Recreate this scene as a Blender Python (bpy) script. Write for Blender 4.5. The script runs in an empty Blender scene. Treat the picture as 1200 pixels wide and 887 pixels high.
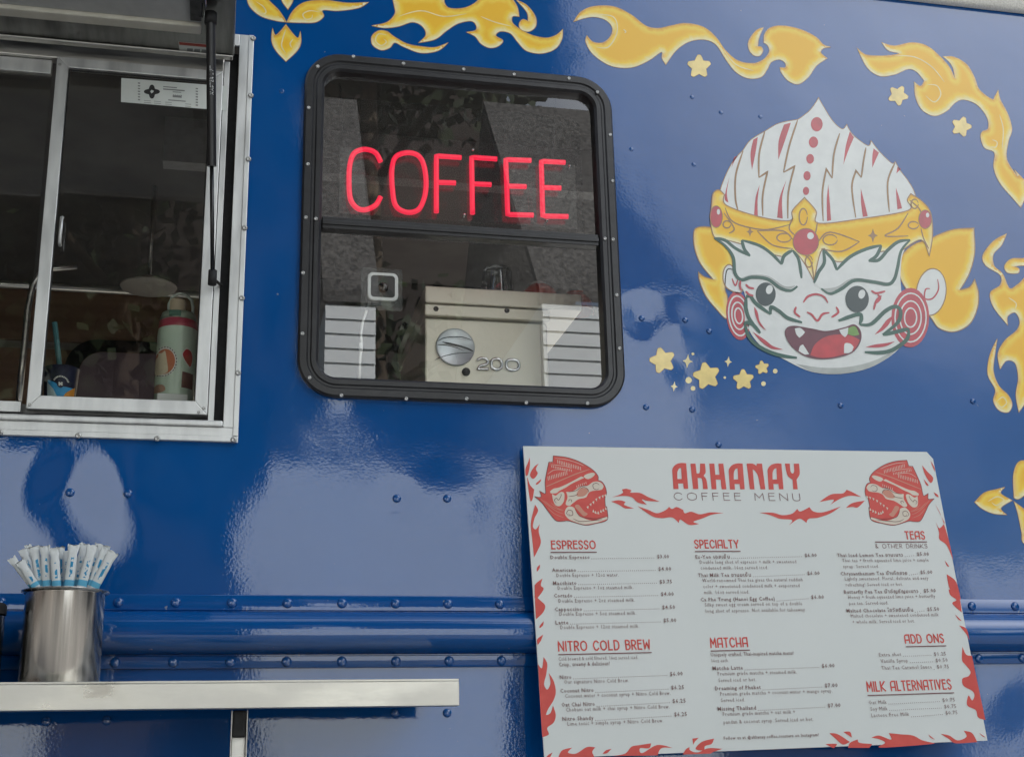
import bpy, bmesh, math, random
import numpy as np
from mathutils import Vector, Matrix
from mathutils.geometry import delaunay_2d_cdt
random.seed(7); rng = np.random.default_rng(7)
SC = bpy.context.scene
COL = SC.collection

# ------------------------------------------------------------------ camera, sky, sun, exposure
FPX = 1521.05
YAW, PIT, ROL = -0.22303, 0.293314, -0.0232511
EYE = Vector((0.0, -2.5, 1.5))
CAMR = Matrix.Rotation(YAW, 3, 'Z') @ Matrix.Rotation(math.pi/2 + PIT, 3, 'X') @ Matrix.Rotation(ROL, 3, 'Z')
cam = bpy.data.cameras.new('camera'); camo = bpy.data.objects.new('camera', cam); COL.objects.link(camo)
camo.matrix_world = Matrix.Translation(EYE) @ CAMR.to_4x4()
cam.sensor_width = 36; cam.lens = 36*FPX/1200; cam.clip_end = 3000; cam.clip_start = 0.01
SC.camera = camo

SUN_DIR = Vector((2.15, 2.75, 2.12)).normalized()      # towards the sun: behind the truck, up and to the right
SUN_EL = math.asin(SUN_DIR.z)
w = bpy.data.worlds.new('World'); SC.world = w; w.use_nodes = True
nt = w.node_tree; nt.nodes.clear()
sky = nt.nodes.new('ShaderNodeTexSky'); sky.sky_type = 'NISHITA'; sky.sun_disc = False
sky.sun_elevation = SUN_EL; sky.sun_rotation = math.atan2(SUN_DIR.x, SUN_DIR.y)
sky.air_density = 1.0; sky.dust_density = 1.6
bg = nt.nodes.new('ShaderNodeBackground'); bg.inputs['Strength'].default_value = 0.10
# clouds added to the sky; the brightest part stands in for sun glare
tc = nt.nodes.new('ShaderNodeTexCoord')
mp = nt.nodes.new('ShaderNodeMapping'); mp.inputs['Scale'].default_value = (1.4, 1.4, 2.6)
cn = nt.nodes.new('ShaderNodeTexNoise'); cn.inputs['Scale'].default_value = 1.5; cn.inputs['Detail'].default_value = 3
mx = nt.nodes.new('ShaderNodeMix'); mx.data_type = 'RGBA'
mx.inputs['B'].default_value = (22.0, 22.4, 22.8, 1)
wo = nt.nodes.new('ShaderNodeOutputWorld')
L = nt.links.new
L(tc.outputs['Generated'], mp.inputs['Vector']); L(mp.outputs['Vector'], cn.inputs['Vector'])
dp = nt.nodes.new('ShaderNodeVectorMath'); dp.operation = 'DOT_PRODUCT'; dp.inputs[1].default_value = Vector((.52, -.62, .62)).normalized()
def mrange(src, f0, f1, t0, t1, smooth=True):
    q = nt.nodes.new('ShaderNodeMapRange'); q.interpolation_type = 'SMOOTHSTEP' if smooth else 'LINEAR'
    for k_, v_ in (('From Min', f0), ('From Max', f1), ('To Min', t0), ('To Max', t1)): q.inputs[k_].default_value = v_
    L(src, q.inputs['Value']); return q.outputs['Result']
def wmath(op, x_, y_):
    q = nt.nodes.new('ShaderNodeMath'); q.operation = op; q.use_clamp = True; L(x_, q.inputs[0]); L(y_, q.inputs[1]); return q.outputs[0]
L(tc.outputs['Generated'], dp.inputs[0])
glare_cloud = mrange(dp.outputs['Value'], .90, 1.0, 0, 1.0, False)          # added bright cloud, stands in for the sun's haze over the paint
soft = wmath('MULTIPLY', glare_cloud, mrange(cn.outputs['Fac'], .2, .8, .8, 1.15, False))
wisps = mrange(cn.outputs['Fac'], .45, .8, 0, .5)
L(wmath('MAXIMUM', soft, wisps), mx.inputs['Factor'])
L(sky.outputs['Color'], mx.inputs['A']); L(mx.outputs['Result'], bg.inputs['Color']); L(bg.outputs['Background'], wo.inputs['Surface'])

sl = bpy.data.lights.new('sun', 'SUN'); sl.energy = 5.0; sl.angle = math.radians(0.5); sl.color = (1, 0.98, 0.95)
so = bpy.data.objects.new('sun', sl); COL.objects.link(so)
so.rotation_euler = SUN_DIR.to_track_quat('Z', 'Y').to_euler()

SC.view_settings.view_transform = 'Standard'; SC.view_settings.look = 'None'
SC.view_settings.exposure = 0.92; SC.view_settings.gamma = 1; SC.view_settings.use_curve_mapping = False
SC.render.engine = 'CYCLES'
SC.cycles.max_bounces = 10; SC.cycles.transparent_max_bounces = 24; SC.cycles.glossy_bounces = 5
SC.cycles.sample_clamp_indirect = 6; SC.cycles.use_denoising = True
SC.cycles.caustics_reflective = False; SC.cycles.caustics_refractive = False

# ------------------------------------------------------------------ helpers
def ray(px, py):
    return CAMR @ Vector(((px-600)/FPX, -(py-443.5)/FPX, -1))
def at(px, py, Y=0.0):
    """point of the photo on the vertical plane at depth Y (the truck's side is Y = 0)"""
    d = ray(px, py); t = (Y - EYE.y)/d.y
    return EYE + d*t

def mat(name, base=(.5,.5,.5), rough=.5, metal=0., coat=0., coat_rough=.03, coat_ior=1.5, spec=.5, emit=None, estr=1.):
    m = bpy.data.materials.new(name); m.use_nodes = True
    b = m.node_tree.nodes['Principled BSDF']
    b.inputs['Base Color'].default_value = (*base, 1); b.inputs['Roughness'].default_value = rough
    b.inputs['Metallic'].default_value = metal; b.inputs['Coat Weight'].default_value = coat
    b.inputs['Coat Roughness'].default_value = coat_rough; b.inputs['Coat IOR'].default_value = coat_ior
    b.inputs['Specular IOR Level'].default_value = spec
    if emit: b.inputs['Emission Color'].default_value = (*emit, 1); b.inputs['Emission Strength'].default_value = estr
    return m
def N(m, t, **kw):
    n = m.node_tree.nodes.new(t)
    for k, v in kw.items():
        if k in n.inputs: n.inputs[k].default_value = v
        else: setattr(n, k, v)
    return n
def lk(m, a, b): m.node_tree.links.new(a, b)
def bsdf(m): return m.node_tree.nodes['Principled BSDF']
def objco(m, scale=(1,1,1)):
    t = N(m, 'ShaderNodeTexCoord'); p = N(m, 'ShaderNodeMapping'); p.inputs['Scale'].default_value = scale
    g = N(m, 'ShaderNodeNewGeometry'); lk(m, g.outputs['Position'], p.inputs['Vector'])
    return p.outputs['Vector']
def ramp(m, fac, stops):
    r = N(m, 'ShaderNodeValToRGB'); e = r.color_ramp.elements
    while len(e) < len(stops): e.new(.5)
    for i, (p, c) in enumerate(stops):
        e[i].position = p; e[i].color = (*c, 1) if len(c) == 3 else c
    lk(m, fac, r.inputs['Fac']); return r.outputs['Color']
def noise_mat(name, c0, c1, scale=20, rough=.5, sc3=(1,1,1), lo=.35, hi=.65, bump=0., detail=5, rr=None, **kw):
    m = mat(name, c0, rough, **kw); v = objco(m, sc3)
    n = N(m, 'ShaderNodeTexNoise', Scale=scale, Detail=detail); lk(m, v, n.inputs['Vector'])
    lk(m, ramp(m, n.outputs['Fac'], [(lo, c0), (hi, c1)]), bsdf(m).inputs['Base Color'])
    if rr:
        mr = N(m, 'ShaderNodeMapRange'); mr.inputs['From Min'].default_value = lo; mr.inputs['From Max'].default_value = hi
        mr.inputs['To Min'].default_value = rr[0]; mr.inputs['To Max'].default_value = rr[1]
        lk(m, n.outputs['Fac'], mr.inputs['Value']); lk(m, mr.outputs['Result'], bsdf(m).inputs['Roughness'])
    if bump:
        b = N(m, 'ShaderNodeBump', Strength=1.0, Distance=bump); lk(m, n.outputs['Fac'], b.inputs['Height'])
        lk(m, b.outputs['Normal'], bsdf(m).inputs['Normal'])
    return m

def obj(name, verts, faces, m, parent=None, smooth=False, attrs=None, bevel=0., mats=None, midx=None):
    me = bpy.data.meshes.new(name); me.from_pydata([tuple(v) for v in verts], [], faces); me.update()
    for q in (mats or [m]): me.materials.append(q)
    if midx: me.polygons.foreach_set('material_index', midx)
    if attrs:
        for k, a in attrs.items():
            at_ = me.attributes.new(k, 'FLOAT', 'POINT'); at_.data.foreach_set('value', list(a))
    if smooth: me.polygons.foreach_set('use_smooth', [True]*len(me.polygons))
    o = bpy.data.objects.new(name, me); COL.objects.link(o)
    if parent is not None: o.parent = parent
    if bevel:
        b = o.modifiers.new('bevel', 'BEVEL'); b.width = bevel; b.segments = 2; b.limit_method = 'ANGLE'; b.angle_limit = math.radians(40)
        me.polygons.foreach_set('use_smooth', [False]*len(me.polygons))
    return o
class MB:
    def __init__(s): s.v = []; s.f = []; s.mi = []; s.cur = 0
    def add(s, vs, fs):
        k = len(s.v); s.v += [Vector(v) for v in vs]; s.f += [[i+k for i in f] for f in fs]; s.mi += [s.cur]*len(fs); return s
    def box(s, x0, x1, y0, y1, z0, z1, M=None):
        vs = [Vector((x, y, z)) for x in (x0, x1) for y in (y0, y1) for z in (z0, z1)]
        if M is not None: vs = [M @ v for v in vs]
        return s.add(vs, [(0,1,3,2),(4,6,7,5),(0,4,5,1),(2,3,7,6),(0,2,6,4),(1,5,7,3)])
    def tube(s, path, r, n=10, closed=False, caps=True, flat=1.0):
        P = [Vector(p) for p in path]; m = len(P); rs = r if isinstance(r, (list, tuple)) else [r]*m
        rings = []; up = None
        for i, p in enumerate(P):
            a = P[(i-1) % m] if (closed or i > 0) else p; b = P[(i+1) % m] if (closed or i < m-1) else p
            t = (b-a).normalized()
            if up is None:
                up = Vector((0,1,0)) if abs(t.y) < .9 else Vector((0,0,1))
            u = (up - t*up.dot(t)).normalized(); up = u; q = t.cross(u)
            rings.append([p + (u*math.cos(k*2*math.pi/n)*flat + q*math.sin(k*2*math.pi/n))*rs[i] for k in range(n)])
        vs = [v for rg in rings for v in rg]; fs = []
        for i in range(m if closed else m-1):
            j = (i+1) % m
            for k in range(n): fs.append((i*n+k, i*n+(k+1) % n, j*n+(k+1) % n, j*n+k))
        if caps and not closed: fs += [tuple(range(n))[::-1], tuple((m-1)*n+k for k in range(n))]
        return s.add(vs, fs)
    def lathe(s, prof, c=(0,0,0), axis='Z', n=40):
        c = Vector(c); vs = []; fs = []; m = len(prof)
        for k in range(n):
            a = 2*math.pi*k/n
            for r, h in prof:
                vs.append(c + (Vector((r*math.cos(a), r*math.sin(a), h)) if axis == 'Z' else Vector((r*math.cos(a), h, r*math.sin(a)))))
        for k in range(n):
            j = (k+1) % n
            for i in range(m-1): fs.append((k*m+i, j*m+i, j*m+i+1, k*m+i+1))
        return s.add(vs, fs)
    def build(s, name, m, parent=None, smooth=False, bevel=0., mats=None):
        return obj(name, s.v, s.f, m, parent, smooth, bevel=bevel, mats=mats, midx=s.mi if mats else None)
def auto_smooth(o, ang=35):
    o.data.polygons.foreach_set('use_smooth', [True]*len(o.data.polygons))
    try: o.data.set_sharp_from_angle(angle=math.radians(ang))
    except Exception: pass
    return o
def empty(name, loc=(0,0,0)):
    o = bpy.data.objects.new(name, None); o.empty_display_size = .1; o.location = loc; COL.objects.link(o); return o
def tag(o, label=None, cat=None, group=None, kind=None):
    if label: o['label'] = label
    if cat: o['category'] = cat
    if group: o['group'] = group
    if kind: o['kind'] = kind
    return o

# ---- traced outlines: "x,y x,y* ..." (a star marks a corner, the rest is smoothed)
def pts(s):
    out = []
    for w_ in s.split():
        c = w_.endswith('*'); a, b = w_.rstrip('*').split(','); out.append((float(a), float(b), c))
    return out
def smooth_curve(P, closed=True, sub=6):
    """Catmull-Rom through the points, broken at corners"""
    n = len(P); out = []
    rngs = range(n) if closed else range(n-1)
    for i in rngs:
        p1 = np.array(P[i][:2]); p2 = np.array(P[(i+1) % n][:2])
        p0 = np.array(P[(i-1) % n][:2]) if (closed or i > 0) and not P[i][2] else p1
        p3 = np.array(P[(i+2) % n][:2]) if (closed or i+2 < n) and not P[(i+1) % n][2] else p2
        for k in range(sub):
            t = k/sub
            out.append(0.5*((2*p1)+(-p0+p2)*t+(2*p0-5*p1+4*p2-p3)*t*t+(-p0+3*p1-3*p2+p3)*t**3))
    if not closed: out.append(np.array(P[-1][:2]))
    return np.array(out)
def winding(P, poly):
    x, y = P[:,0][:,None], P[:,1][:,None]; a = poly; b = np.roll(poly, -1, 0)
    up = (a[:,1] <= y) & (b[:,1] > y); dn = (a[:,1] > y) & (b[:,1] <= y)
    cr_ = (b[:,0]-a[:,0])*(y-a[:,1]) - (x-a[:,0])*(b[:,1]-a[:,1])
    return (up & (cr_ > 0)).sum(1) - (dn & (cr_ < 0)).sum(1)
def edge_dist(P, poly):
    a = poly; b = np.roll(poly, -1, 0); d = b-a; l2 = (d**2).sum(1)+1e-12
    t = np.clip(((P[:,None,:]-a)*d).sum(2)/l2, 0, 1)
    q = a + t[...,None]*d; r = P[:,None,:]-q; dd = np.sqrt((r**2).sum(2)); i = dd.argmin(1); k = np.arange(len(P))
    return dd[k,i], r[k,i,1]
def fill2d(poly, grid=None, holes=()):
    """triangles inside a 2-D outline; optional interior grid points"""
    poly = np.asarray(poly); V = [Vector(p) for p in poly]; E = [(i, (i+1) % len(poly)) for i in range(len(poly))]
    for h in holes:
        k = len(V); V += [Vector(p) for p in h]; E += [(k+i, k+(i+1) % len(h)) for i in range(len(h))]
    if grid:
        lo, hi = poly.min(0), poly.max(0)
        gx, gy = np.meshgrid(np.arange(lo[0], hi[0], grid), np.arange(lo[1], hi[1], grid))
        G = np.stack([gx.ravel(), gy.ravel()], 1) + rng.uniform(-.2, .2, (gx.size, 2))*grid
        G = G[winding(G, poly) != 0]
        if len(G): G = G[edge_dist(G, poly)[0] > grid*.4]
        V += [Vector(p) for p in G]
    r = delaunay_2d_cdt(V, E, [], 0, 1e-6)
    v = np.array([tuple(p) for p in r[0]]); F = [f for f in r[2]]
    C = np.array([v[list(f)].mean(0) for f in F]); keep = winding(C, poly) != 0
    for h in holes: keep &= winding(C, np.asarray(h)) == 0
    return v, [f for f, k in zip(F, keep) if k]
class Plane:
    """a flat sheet: wall (Y const) or menu board; takes traced outlines to points in the sheet"""
    def __init__(s, to2d, to3d): s.to2d = to2d; s.to3d = to3d
wall = Plane(lambda x, y: (lambda p: (p.x, p.z))(at(x, y)), lambda a, b, d: Vector((a, -d, b)))
LAY = .00016
def shape2d(pl, s, o, k, closed=True, sub=6):
    c = smooth_curve(pts(s) if isinstance(s, str) else s, closed, sub)
    return np.array([pl.to2d(o[0]+x/k, o[1]+y/k) for x, y in c])
def sheet(pl, name, polys, m, parent, layer, grid=None):
    V = []; F = []; ed = []; sd = []
    for q in polys:
        v, f = fill2d(q, grid); k = len(V); V += [pl.to3d(a, b, .0005+layer*LAY) for a, b in v]
        F += [[i+k for i in g] for g in f]
        if grid: d, s_ = edge_dist(v, q); ed += list(d); sd += list(s_/(d+1e-5))
    return obj(name, V, F, m, parent, attrs={'edge': ed, 'side': sd} if grid else None)
def stroke_geo(c, wd, closed=False, taper=(1,1)):
    c = np.asarray(c); n = len(c); V = []; F = []
    g0 = np.roll(c,-1,0)-c; g1 = c-np.roll(c,1,0)
    if not closed: g0[-1] = g1[-1]; g1[0] = g0[0]
    u = [np.stack([-d[:,1], d[:,0]], 1)/(np.hypot(d[:,0], d[:,1])[:,None]+1e-9) for d in (g0, g1)]
    nr = u[0]+u[1]; nr /= np.hypot(nr[:,0], nr[:,1])[:,None]+1e-9; nr /= np.maximum(.5, (nr*u[0]).sum(1))[:,None]
    for i in range(n):
        t = i/(n-1); q = min(1, taper[0]+(1-taper[0])*t*5, taper[1]+(1-taper[1])*(1-t)*5) if not closed else 1
        V += [c[i]+nr[i]*wd*q/2, c[i]-nr[i]*wd*q/2]
    m = n if closed else n-1
    for i in range(m): j = (i+1) % n; F.append((2*i, 2*i+1, 2*j+1, 2*j))
    return V, F
def strokes(pl, name, curves, m, parent, layer):
    V = []; F = []
    for ci, (c, wd, cl, tp) in enumerate(curves):
        v, f = stroke_geo(c, wd, cl, tp); k = len(V)
        V += [pl.to3d(a, b, .0005+(layer+(ci % 6)*.14)*LAY) for a, b in v]; F += [[i+k for i in g] for g in f]
    return obj(name, V, F, m, parent)
def ell(cx, cy, rx, ry, rot=0, n=28):
    a = np.linspace(0, 2*np.pi, n, endpoint=False); c, s = math.cos(rot), math.sin(rot)
    return [(cx+rx*math.cos(t)*c-ry*math.sin(t)*s, cy+rx*math.cos(t)*s+ry*math.sin(t)*c, False) for t in a]

# text outlines in the built-in font
FC = {}
def text_geo(s, bold, sp=1.18):
    key = (s, bold, sp)
    if key not in FC:
        cu = bpy.data.curves.new('line', 'FONT'); cu.body = s; cu.size = 1; cu.resolution_u = 1; cu.offset = .014 if bold else 0.; cu.space_character = sp
        to = bpy.data.objects.new('line', cu); COL.objects.link(to); bpy.context.view_layer.update()
        me = bpy.data.meshes.new_from_object(to.evaluated_get(bpy.context.evaluated_depsgraph_get()))
        FC[key] = ([(v_.co.x, v_.co.y) for v_ in me.vertices], [list(p_.vertices) for p_ in me.polygons])
        bpy.data.objects.remove(to); bpy.data.curves.remove(cu); bpy.data.meshes.remove(me)
    return FC[key]

# ------------------------------------------------------------------ materials
DENTS = [(85, 575, .10, -.0022), (150, 590, .13, .0030), (115, 620, .09, -.0016), (30, 545, .09, .0014), (755, 372, .07, -.0016), (795, 385, .08, .0014), (770, 440, .07, .0010), (520, 590, .10, .0009), (465, 588, .06, -.0008), (250, 640, .16, .0012), (1150, 800, .14, .0022), (400, 470, .10, .0010)]
def blue_paint():
    m = mat('blue_paint', (.006, .040, .165), .34, coat=1., coat_rough=.015, coat_ior=1.69, spec=0.)
    v = objco(m); t = m.node_tree
    # hand-rolled paint: slight tone drift, orange peel, panel waviness
    n0 = N(m, 'ShaderNodeTexNoise', Scale=1.7, Detail=4); lk(m, v, n0.inputs['Vector'])
    lk(m, ramp(m, n0.outputs['Fac'], [(.3, (.0022, .070, .262)), (.7, (.0030, .088, .315))]), bsdf(m).inputs['Base Color'])
    n1 = N(m, 'ShaderNodeTexNoise', Scale=2.1, Detail=1.5); lk(m, v, n1.inputs['Vector'])
    n2 = N(m, 'ShaderNodeTexNoise', Scale=190, Detail=2); lk(m, v, n2.inputs['Vector'])
    n3 = N(m, 'ShaderNodeTexNoise', Scale=11, Detail=2); lk(m, v, n3.inputs['Vector'])
    b0 = None
    for (x_, y_, rad, dep) in DENTS:
        p_ = at(x_, y_); vd = N(m, 'ShaderNodeVectorMath', operation='DISTANCE'); lk(m, v, vd.inputs[0]); vd.inputs[1].default_value = p_
        mr = N(m, 'ShaderNodeMapRange', interpolation_type='SMOOTHSTEP'); mr.inputs['From Max'].default_value = rad; mr.inputs['To Min'].default_value = dep; mr.inputs['To Max'].default_value = 0
        lk(m, vd.outputs['Value'], mr.inputs['Value'])
        if b0 is None: b0 = mr.outputs['Result']
        else: ad = N(m, 'ShaderNodeMath', operation='ADD'); lk(m, b0, ad.inputs[0]); lk(m, mr.outputs['Result'], ad.inputs[1]); b0 = ad.outputs[0]
    bd = N(m, 'ShaderNodeBump', Distance=1.0); lk(m, b0, bd.inputs['Height'])
    b1 = N(m, 'ShaderNodeBump', Distance=.0055); lk(m, n1.outputs['Fac'], b1.inputs['Height']); lk(m, bd.outputs['Normal'], b1.inputs['Normal'])
    # dried drips and dust dull the gloss here and there
    n5 = N(m, 'ShaderNodeTexNoise', Scale=1.0, Detail=4); v5 = objco(m, (38, 38, 2.2)); lk(m, v5, n5.inputs['Vector'])
    m5 = N(m, 'ShaderNodeMapRange'); m5.inputs['From Min'].default_value = .45; m5.inputs['From Max'].default_value = .75; m5.inputs['To Min'].default_value = .012; m5.inputs['To Max'].default_value = .075
    lk(m, n5.outputs['Fac'], m5.inputs['Value']); lk(m, m5.outputs['Result'], bsdf(m).inputs['Coat Roughness'])
    n6 = N(m, 'ShaderNodeTexNoise', Scale=75, Detail=2); lk(m, v, n6.inputs['Vector'])
    chip = ramp(m, n6.outputs['Fac'], [(.755, (0,0,0)), (.775, (1,1,1))])
    x6 = N(m, 'ShaderNodeMix', data_type='RGBA'); lk(m, chip, x6.inputs['Factor']); lk(m, bsdf(m).inputs['Base Color'].links[0].from_socket, x6.inputs['A']); x6.inputs['B'].default_value = (.20, .24, .32, 1); lk(m, x6.outputs['Result'], bsdf(m).inputs['Base Color'])
    b3 = N(m, 'ShaderNodeBump', Distance=.0003); lk(m, n3.outputs['Fac'], b3.inputs['Height']); lk(m, b1.outputs['Normal'], b3.inputs['Normal'])
    b2 = N(m, 'ShaderNodeBump', Distance=.000065); lk(m, n2.outputs['Fac'], b2.inputs['Height']); lk(m, b3.outputs['Normal'], b2.inputs['Normal'])
    lk(m, b2.outputs['Normal'], bsdf(m).inputs['Coat Normal']); lk(m, b1.outputs['Normal'], bsdf(m).inputs['Normal'])
    return m
BLUE = blue_paint()
def gold_paint():
    m = mat('gold_paint', (.7, .45, .07), .45, coat=.5, coat_rough=.04, coat_ior=1.5)
    a = N(m, 'ShaderNodeAttribute', attribute_name='edge'); s = N(m, 'ShaderNodeAttribute', attribute_name='side')
    v = objco(m); n = N(m, 'ShaderNodeTexNoise', Scale=45, Detail=4, Distortion=1.2); lk(m, v, n.inputs['Vector'])
    mu = N(m, 'ShaderNodeMath', operation='MULTIPLY_ADD'); lk(m, n.outputs['Fac'], mu.inputs[0]); mu.inputs[1].default_value = .012; mu.inputs[2].default_value = -.006
    ad = N(m, 'ShaderNodeMath', operation='ADD'); lk(m, a.outputs['Fac'], ad.inputs[0]); lk(m, mu.outputs[0], ad.inputs[1])
    sc = N(m, 'ShaderNodeMath', operation='MULTIPLY'); lk(m, ad.outputs[0], sc.inputs[0]); sc.inputs[1].default_value = 42.
    low = ramp(m, sc.outputs[0], [(0., (.90, .83, .56)), (.24, (.90, .76, .30)), (.55, (.95, .64, .03)), (.95, (.92, .52, .008))])
    top = ramp(m, sc.outputs[0], [(0., (.64, .30, .015)), (.12, (.84, .46, .02)), (.40, (.95, .68, .06)), (.9, (.92, .52, .008))])
    mr = N(m, 'ShaderNodeMapRange'); mr.inputs['From Min'].default_value = -.4; mr.inputs['From Max'].default_value = .4
    lk(m, s.outputs['Fac'], mr.inputs['Value'])
    x = N(m, 'ShaderNodeMix', data_type='RGBA'); lk(m, mr.outputs['Result'], x.inputs['Factor']); lk(m, top, x.inputs['A']); lk(m, low, x.inputs['B'])
    lk(m, x.outputs['Result'], bsdf(m).inputs['Base Color']); return m
GOLD = gold_paint()
def paint(name, c, var=.12):
    return noise_mat(name, tuple(x*(1-var) for x in c), tuple(min(1, x*(1+var)) for x in c), 30, .4, coat=.8, coat_rough=.04, coat_ior=1.55)
PWHITE = paint('white_paint', (.73, .75, .71), .04); PRED = paint('red_paint', (.48, .035, .045)); PGREEN = paint('green_paint', (.012, .085, .045))
PBLACK = paint('dark_green_paint', (.012, .03, .022)); PBROWN = paint('brown_paint', (.30, .16, .05)); PMAROON = paint('maroon_paint', (.13, .015, .025))
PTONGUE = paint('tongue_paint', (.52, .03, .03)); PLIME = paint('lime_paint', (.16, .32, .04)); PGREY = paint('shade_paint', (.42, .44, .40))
PCREAM = paint('cream_paint', (.90, .76, .38)); PSTAR = paint('star_paint', (.88, .68, .22), .14)
STEEL = noise_mat('brushed_steel', (.50, .49, .46), (.62, .61, .57), 9, .38, sc3=(1, 6, 14), metal=1., rr=(.28, .42))
ALU = noise_mat('aluminium', (.60, .61, .60), (.74, .75, .73), 14, .45, sc3=(3, 3, .6), metal=.75, rr=(.36, .5), bump=.0002)
CHROME = mat('chrome', (.75, .75, .75), .12, 1.); SCREW = noise_mat('screw_zinc', (.42,.42,.40), (.55,.55,.53), 200, .4, metal=.9)
BLACKM = noise_mat('black_frame', (.008, .008, .009), (.016, .016, .018), 40, .42, bump=.0002, coat=.3, coat_rough=.2)
RUBBER = noise_mat('black_rubber', (.010, .010, .010), (.02, .02, .02), 60, .7)
def glass(name, tint, f0=.08, rough=.0):
    m = bpy.data.materials.new(name); m.use_nodes = True; t = m.node_tree; t.nodes.clear()
    o = t.nodes.new('ShaderNodeOutputMaterial'); tr = t.nodes.new('ShaderNodeBsdfTransparent'); tr.inputs['Color'].default_value = (*tint, 1)
    g = t.nodes.new('ShaderNodeBsdfGlossy'); g.inputs['Roughness'].default_value = rough
    lw = t.nodes.new('ShaderNodeLayerWeight'); lw.inputs['Blend'].default_value = .5
    pw_ = t.nodes.new('ShaderNodeMath'); pw_.operation = 'POWER'; pw_.inputs[1].default_value = 5
    mm = t.nodes.new('ShaderNodeMath'); mm.operation = 'MULTIPLY_ADD'; mm.inputs[1].default_value = 1-f0; mm.inputs[2].default_value = f0; mm.use_clamp = True
    t.links.new(lw.outputs['Facing'], pw_.inputs[0])
    x = t.nodes.new('ShaderNodeMixShader')
    for a, b in ((pw_.outputs[0], mm.inputs[0]), (mm.outputs[0], x.inputs[0]), (tr.outputs[0], x.inputs[1]), (g.outputs[0], x.inputs[2]), (x.outputs[0], o.inputs[0])): t.links.new(a, b)
    return m
GLASS = glass('window_glass', (.95, .96, .94), .15)
GLASS_DARK = glass('tinted_glass', (.90, .90, .88), .055)
ACRYL = glass('clear_acrylic', (.94, .95, .95), .07)
def P_(name, *a, **k): return mat(name, *a, **k)

# ------------------------------------------------------------------ ground and surroundings across the lot (seen mirrored in paint and glass)
ASPH = noise_mat('asphalt', (.16, .155, .145), (.24, .23, .215), 18, .9, bump=.004)
g = MB(); g.add([(-400,-400,0),(400,-400,0),(400,400,0),(-400,400,0)], [(0,1,2,3)])
tag(g.build('ground', ASPH), kind='structure')

def siding_mat():
    m = mat('white_siding', (.82, .82, .79), .55); v = objco(m)
    n = N(m, 'ShaderNodeTexNoise', Scale=1.2, Detail=4); lk(m, v, n.inputs['Vector'])
    lk(m, ramp(m, n.outputs['Fac'], [(.3, (.72, .77, .79)), (.7, (.78, .83, .85))]), bsdf(m).inputs['Base Color'])
    return m
SIDING = siding_mat()
SHINGLE = noise_mat('grey_shingles', (.045, .045, .045), (.15, .145, .14), 22, .9, sc3=(1, .6, 1), bump=.02)
DARKWIN = mat('dark_window', (.02, .022, .025), .12)
WOODF = noise_mat('dark_fence_wood', (.045, .03, .02), (.09, .06, .04), 5, .8, sc3=(8, 8, .6))
def house(name, label, x0, x1, z1, y0=-9., depth=5., rise=3.2, winspec=()):
    t = empty(name, ((x0+x1)/2, y0-depth/2, 0)); tag(t, label, 'house')
    o = Vector(t.location)
    b = MB(); b.box(x0-o.x, x1-o.x, -depth/2, depth/2-.03, 0, z1)
    nb = int(z1/.14); h_ = z1/nb
    for k in range(nb):      # lapped boards
        z = k*h_; ya = depth/2+.012; yb = depth/2-.012; b.add([(x0-o.x, ya, z), (x1-o.x, ya, z), (x1-o.x, yb, z+h_), (x0-o.x, yb, z+h_), (x0-o.x, yb-.01, z), (x1-o.x, yb-.01, z)], [(0,1,2,3), (0,4,5,1), (0,3,4), (1,5,2)])
    b.build('wall', SIDING, t)
    r = MB(); e = .03
    r.add([(x0-e-o.x, depth/2+e, z1+.02), (x1+e-o.x, depth/2+e, z1+.02), (x1+e-o.x, 0, z1+rise), (x0-e-o.x, 0, z1+rise), (x0-e-o.x, -depth/2-e, z1+.02), (x1+e-o.x, -depth/2-e, z1+.02),
           (x0-e-o.x, depth/2+e, z1+.14), (x1+e-o.x, depth/2+e, z1+.14), (x1+e-o.x, 0, z1+rise+.14), (x0-e-o.x, 0, z1+rise+.14), (x0-e-o.x, -depth/2-e, z1+.14), (x1+e-o.x, -depth/2-e, z1+.14)],
          [(0,1,2,3),(3,2,5,4),(6,9,8,7),(9,10,11,8),(0,6,7,1),(4,5,11,10),(0,3,9,6),(3,4,10,9),(1,7,8,2),(2,8,11,5)])
    r.build('roof', SHINGLE, t)
    for (a, b_, c, d) in winspec:
        f = MB(); f.box(a-o.x, b_-o.x, depth/2+.013, depth/2+.05, c, d); wo_ = f.build('window', ALU, t)
        p_ = MB(); p_.box(a+.06-o.x, b_-.06-o.x, depth/2+.0505, depth/2+.056, c+.06, d-.06); p_.build('pane', DARKWIN, wo_)
    return t
house('white_house', 'narrow white sided house mirrored left in the coffee window', 0.84, 1.31, 5.72, rise=3.4, winspec=())
house('white_house', 'wider white sided house with grey shingle roof mirrored right in the coffee window', 2.93, 4.35, 5.85, rise=3.4, winspec=((3.3, 3.9, 1.2, 2.6),))
house('white_house', 'low white sided house mirrored in the blue paint above the rail', .32, 2.42, 4.14, y0=-8.7, rise=.12, depth=1.5, winspec=())
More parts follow.
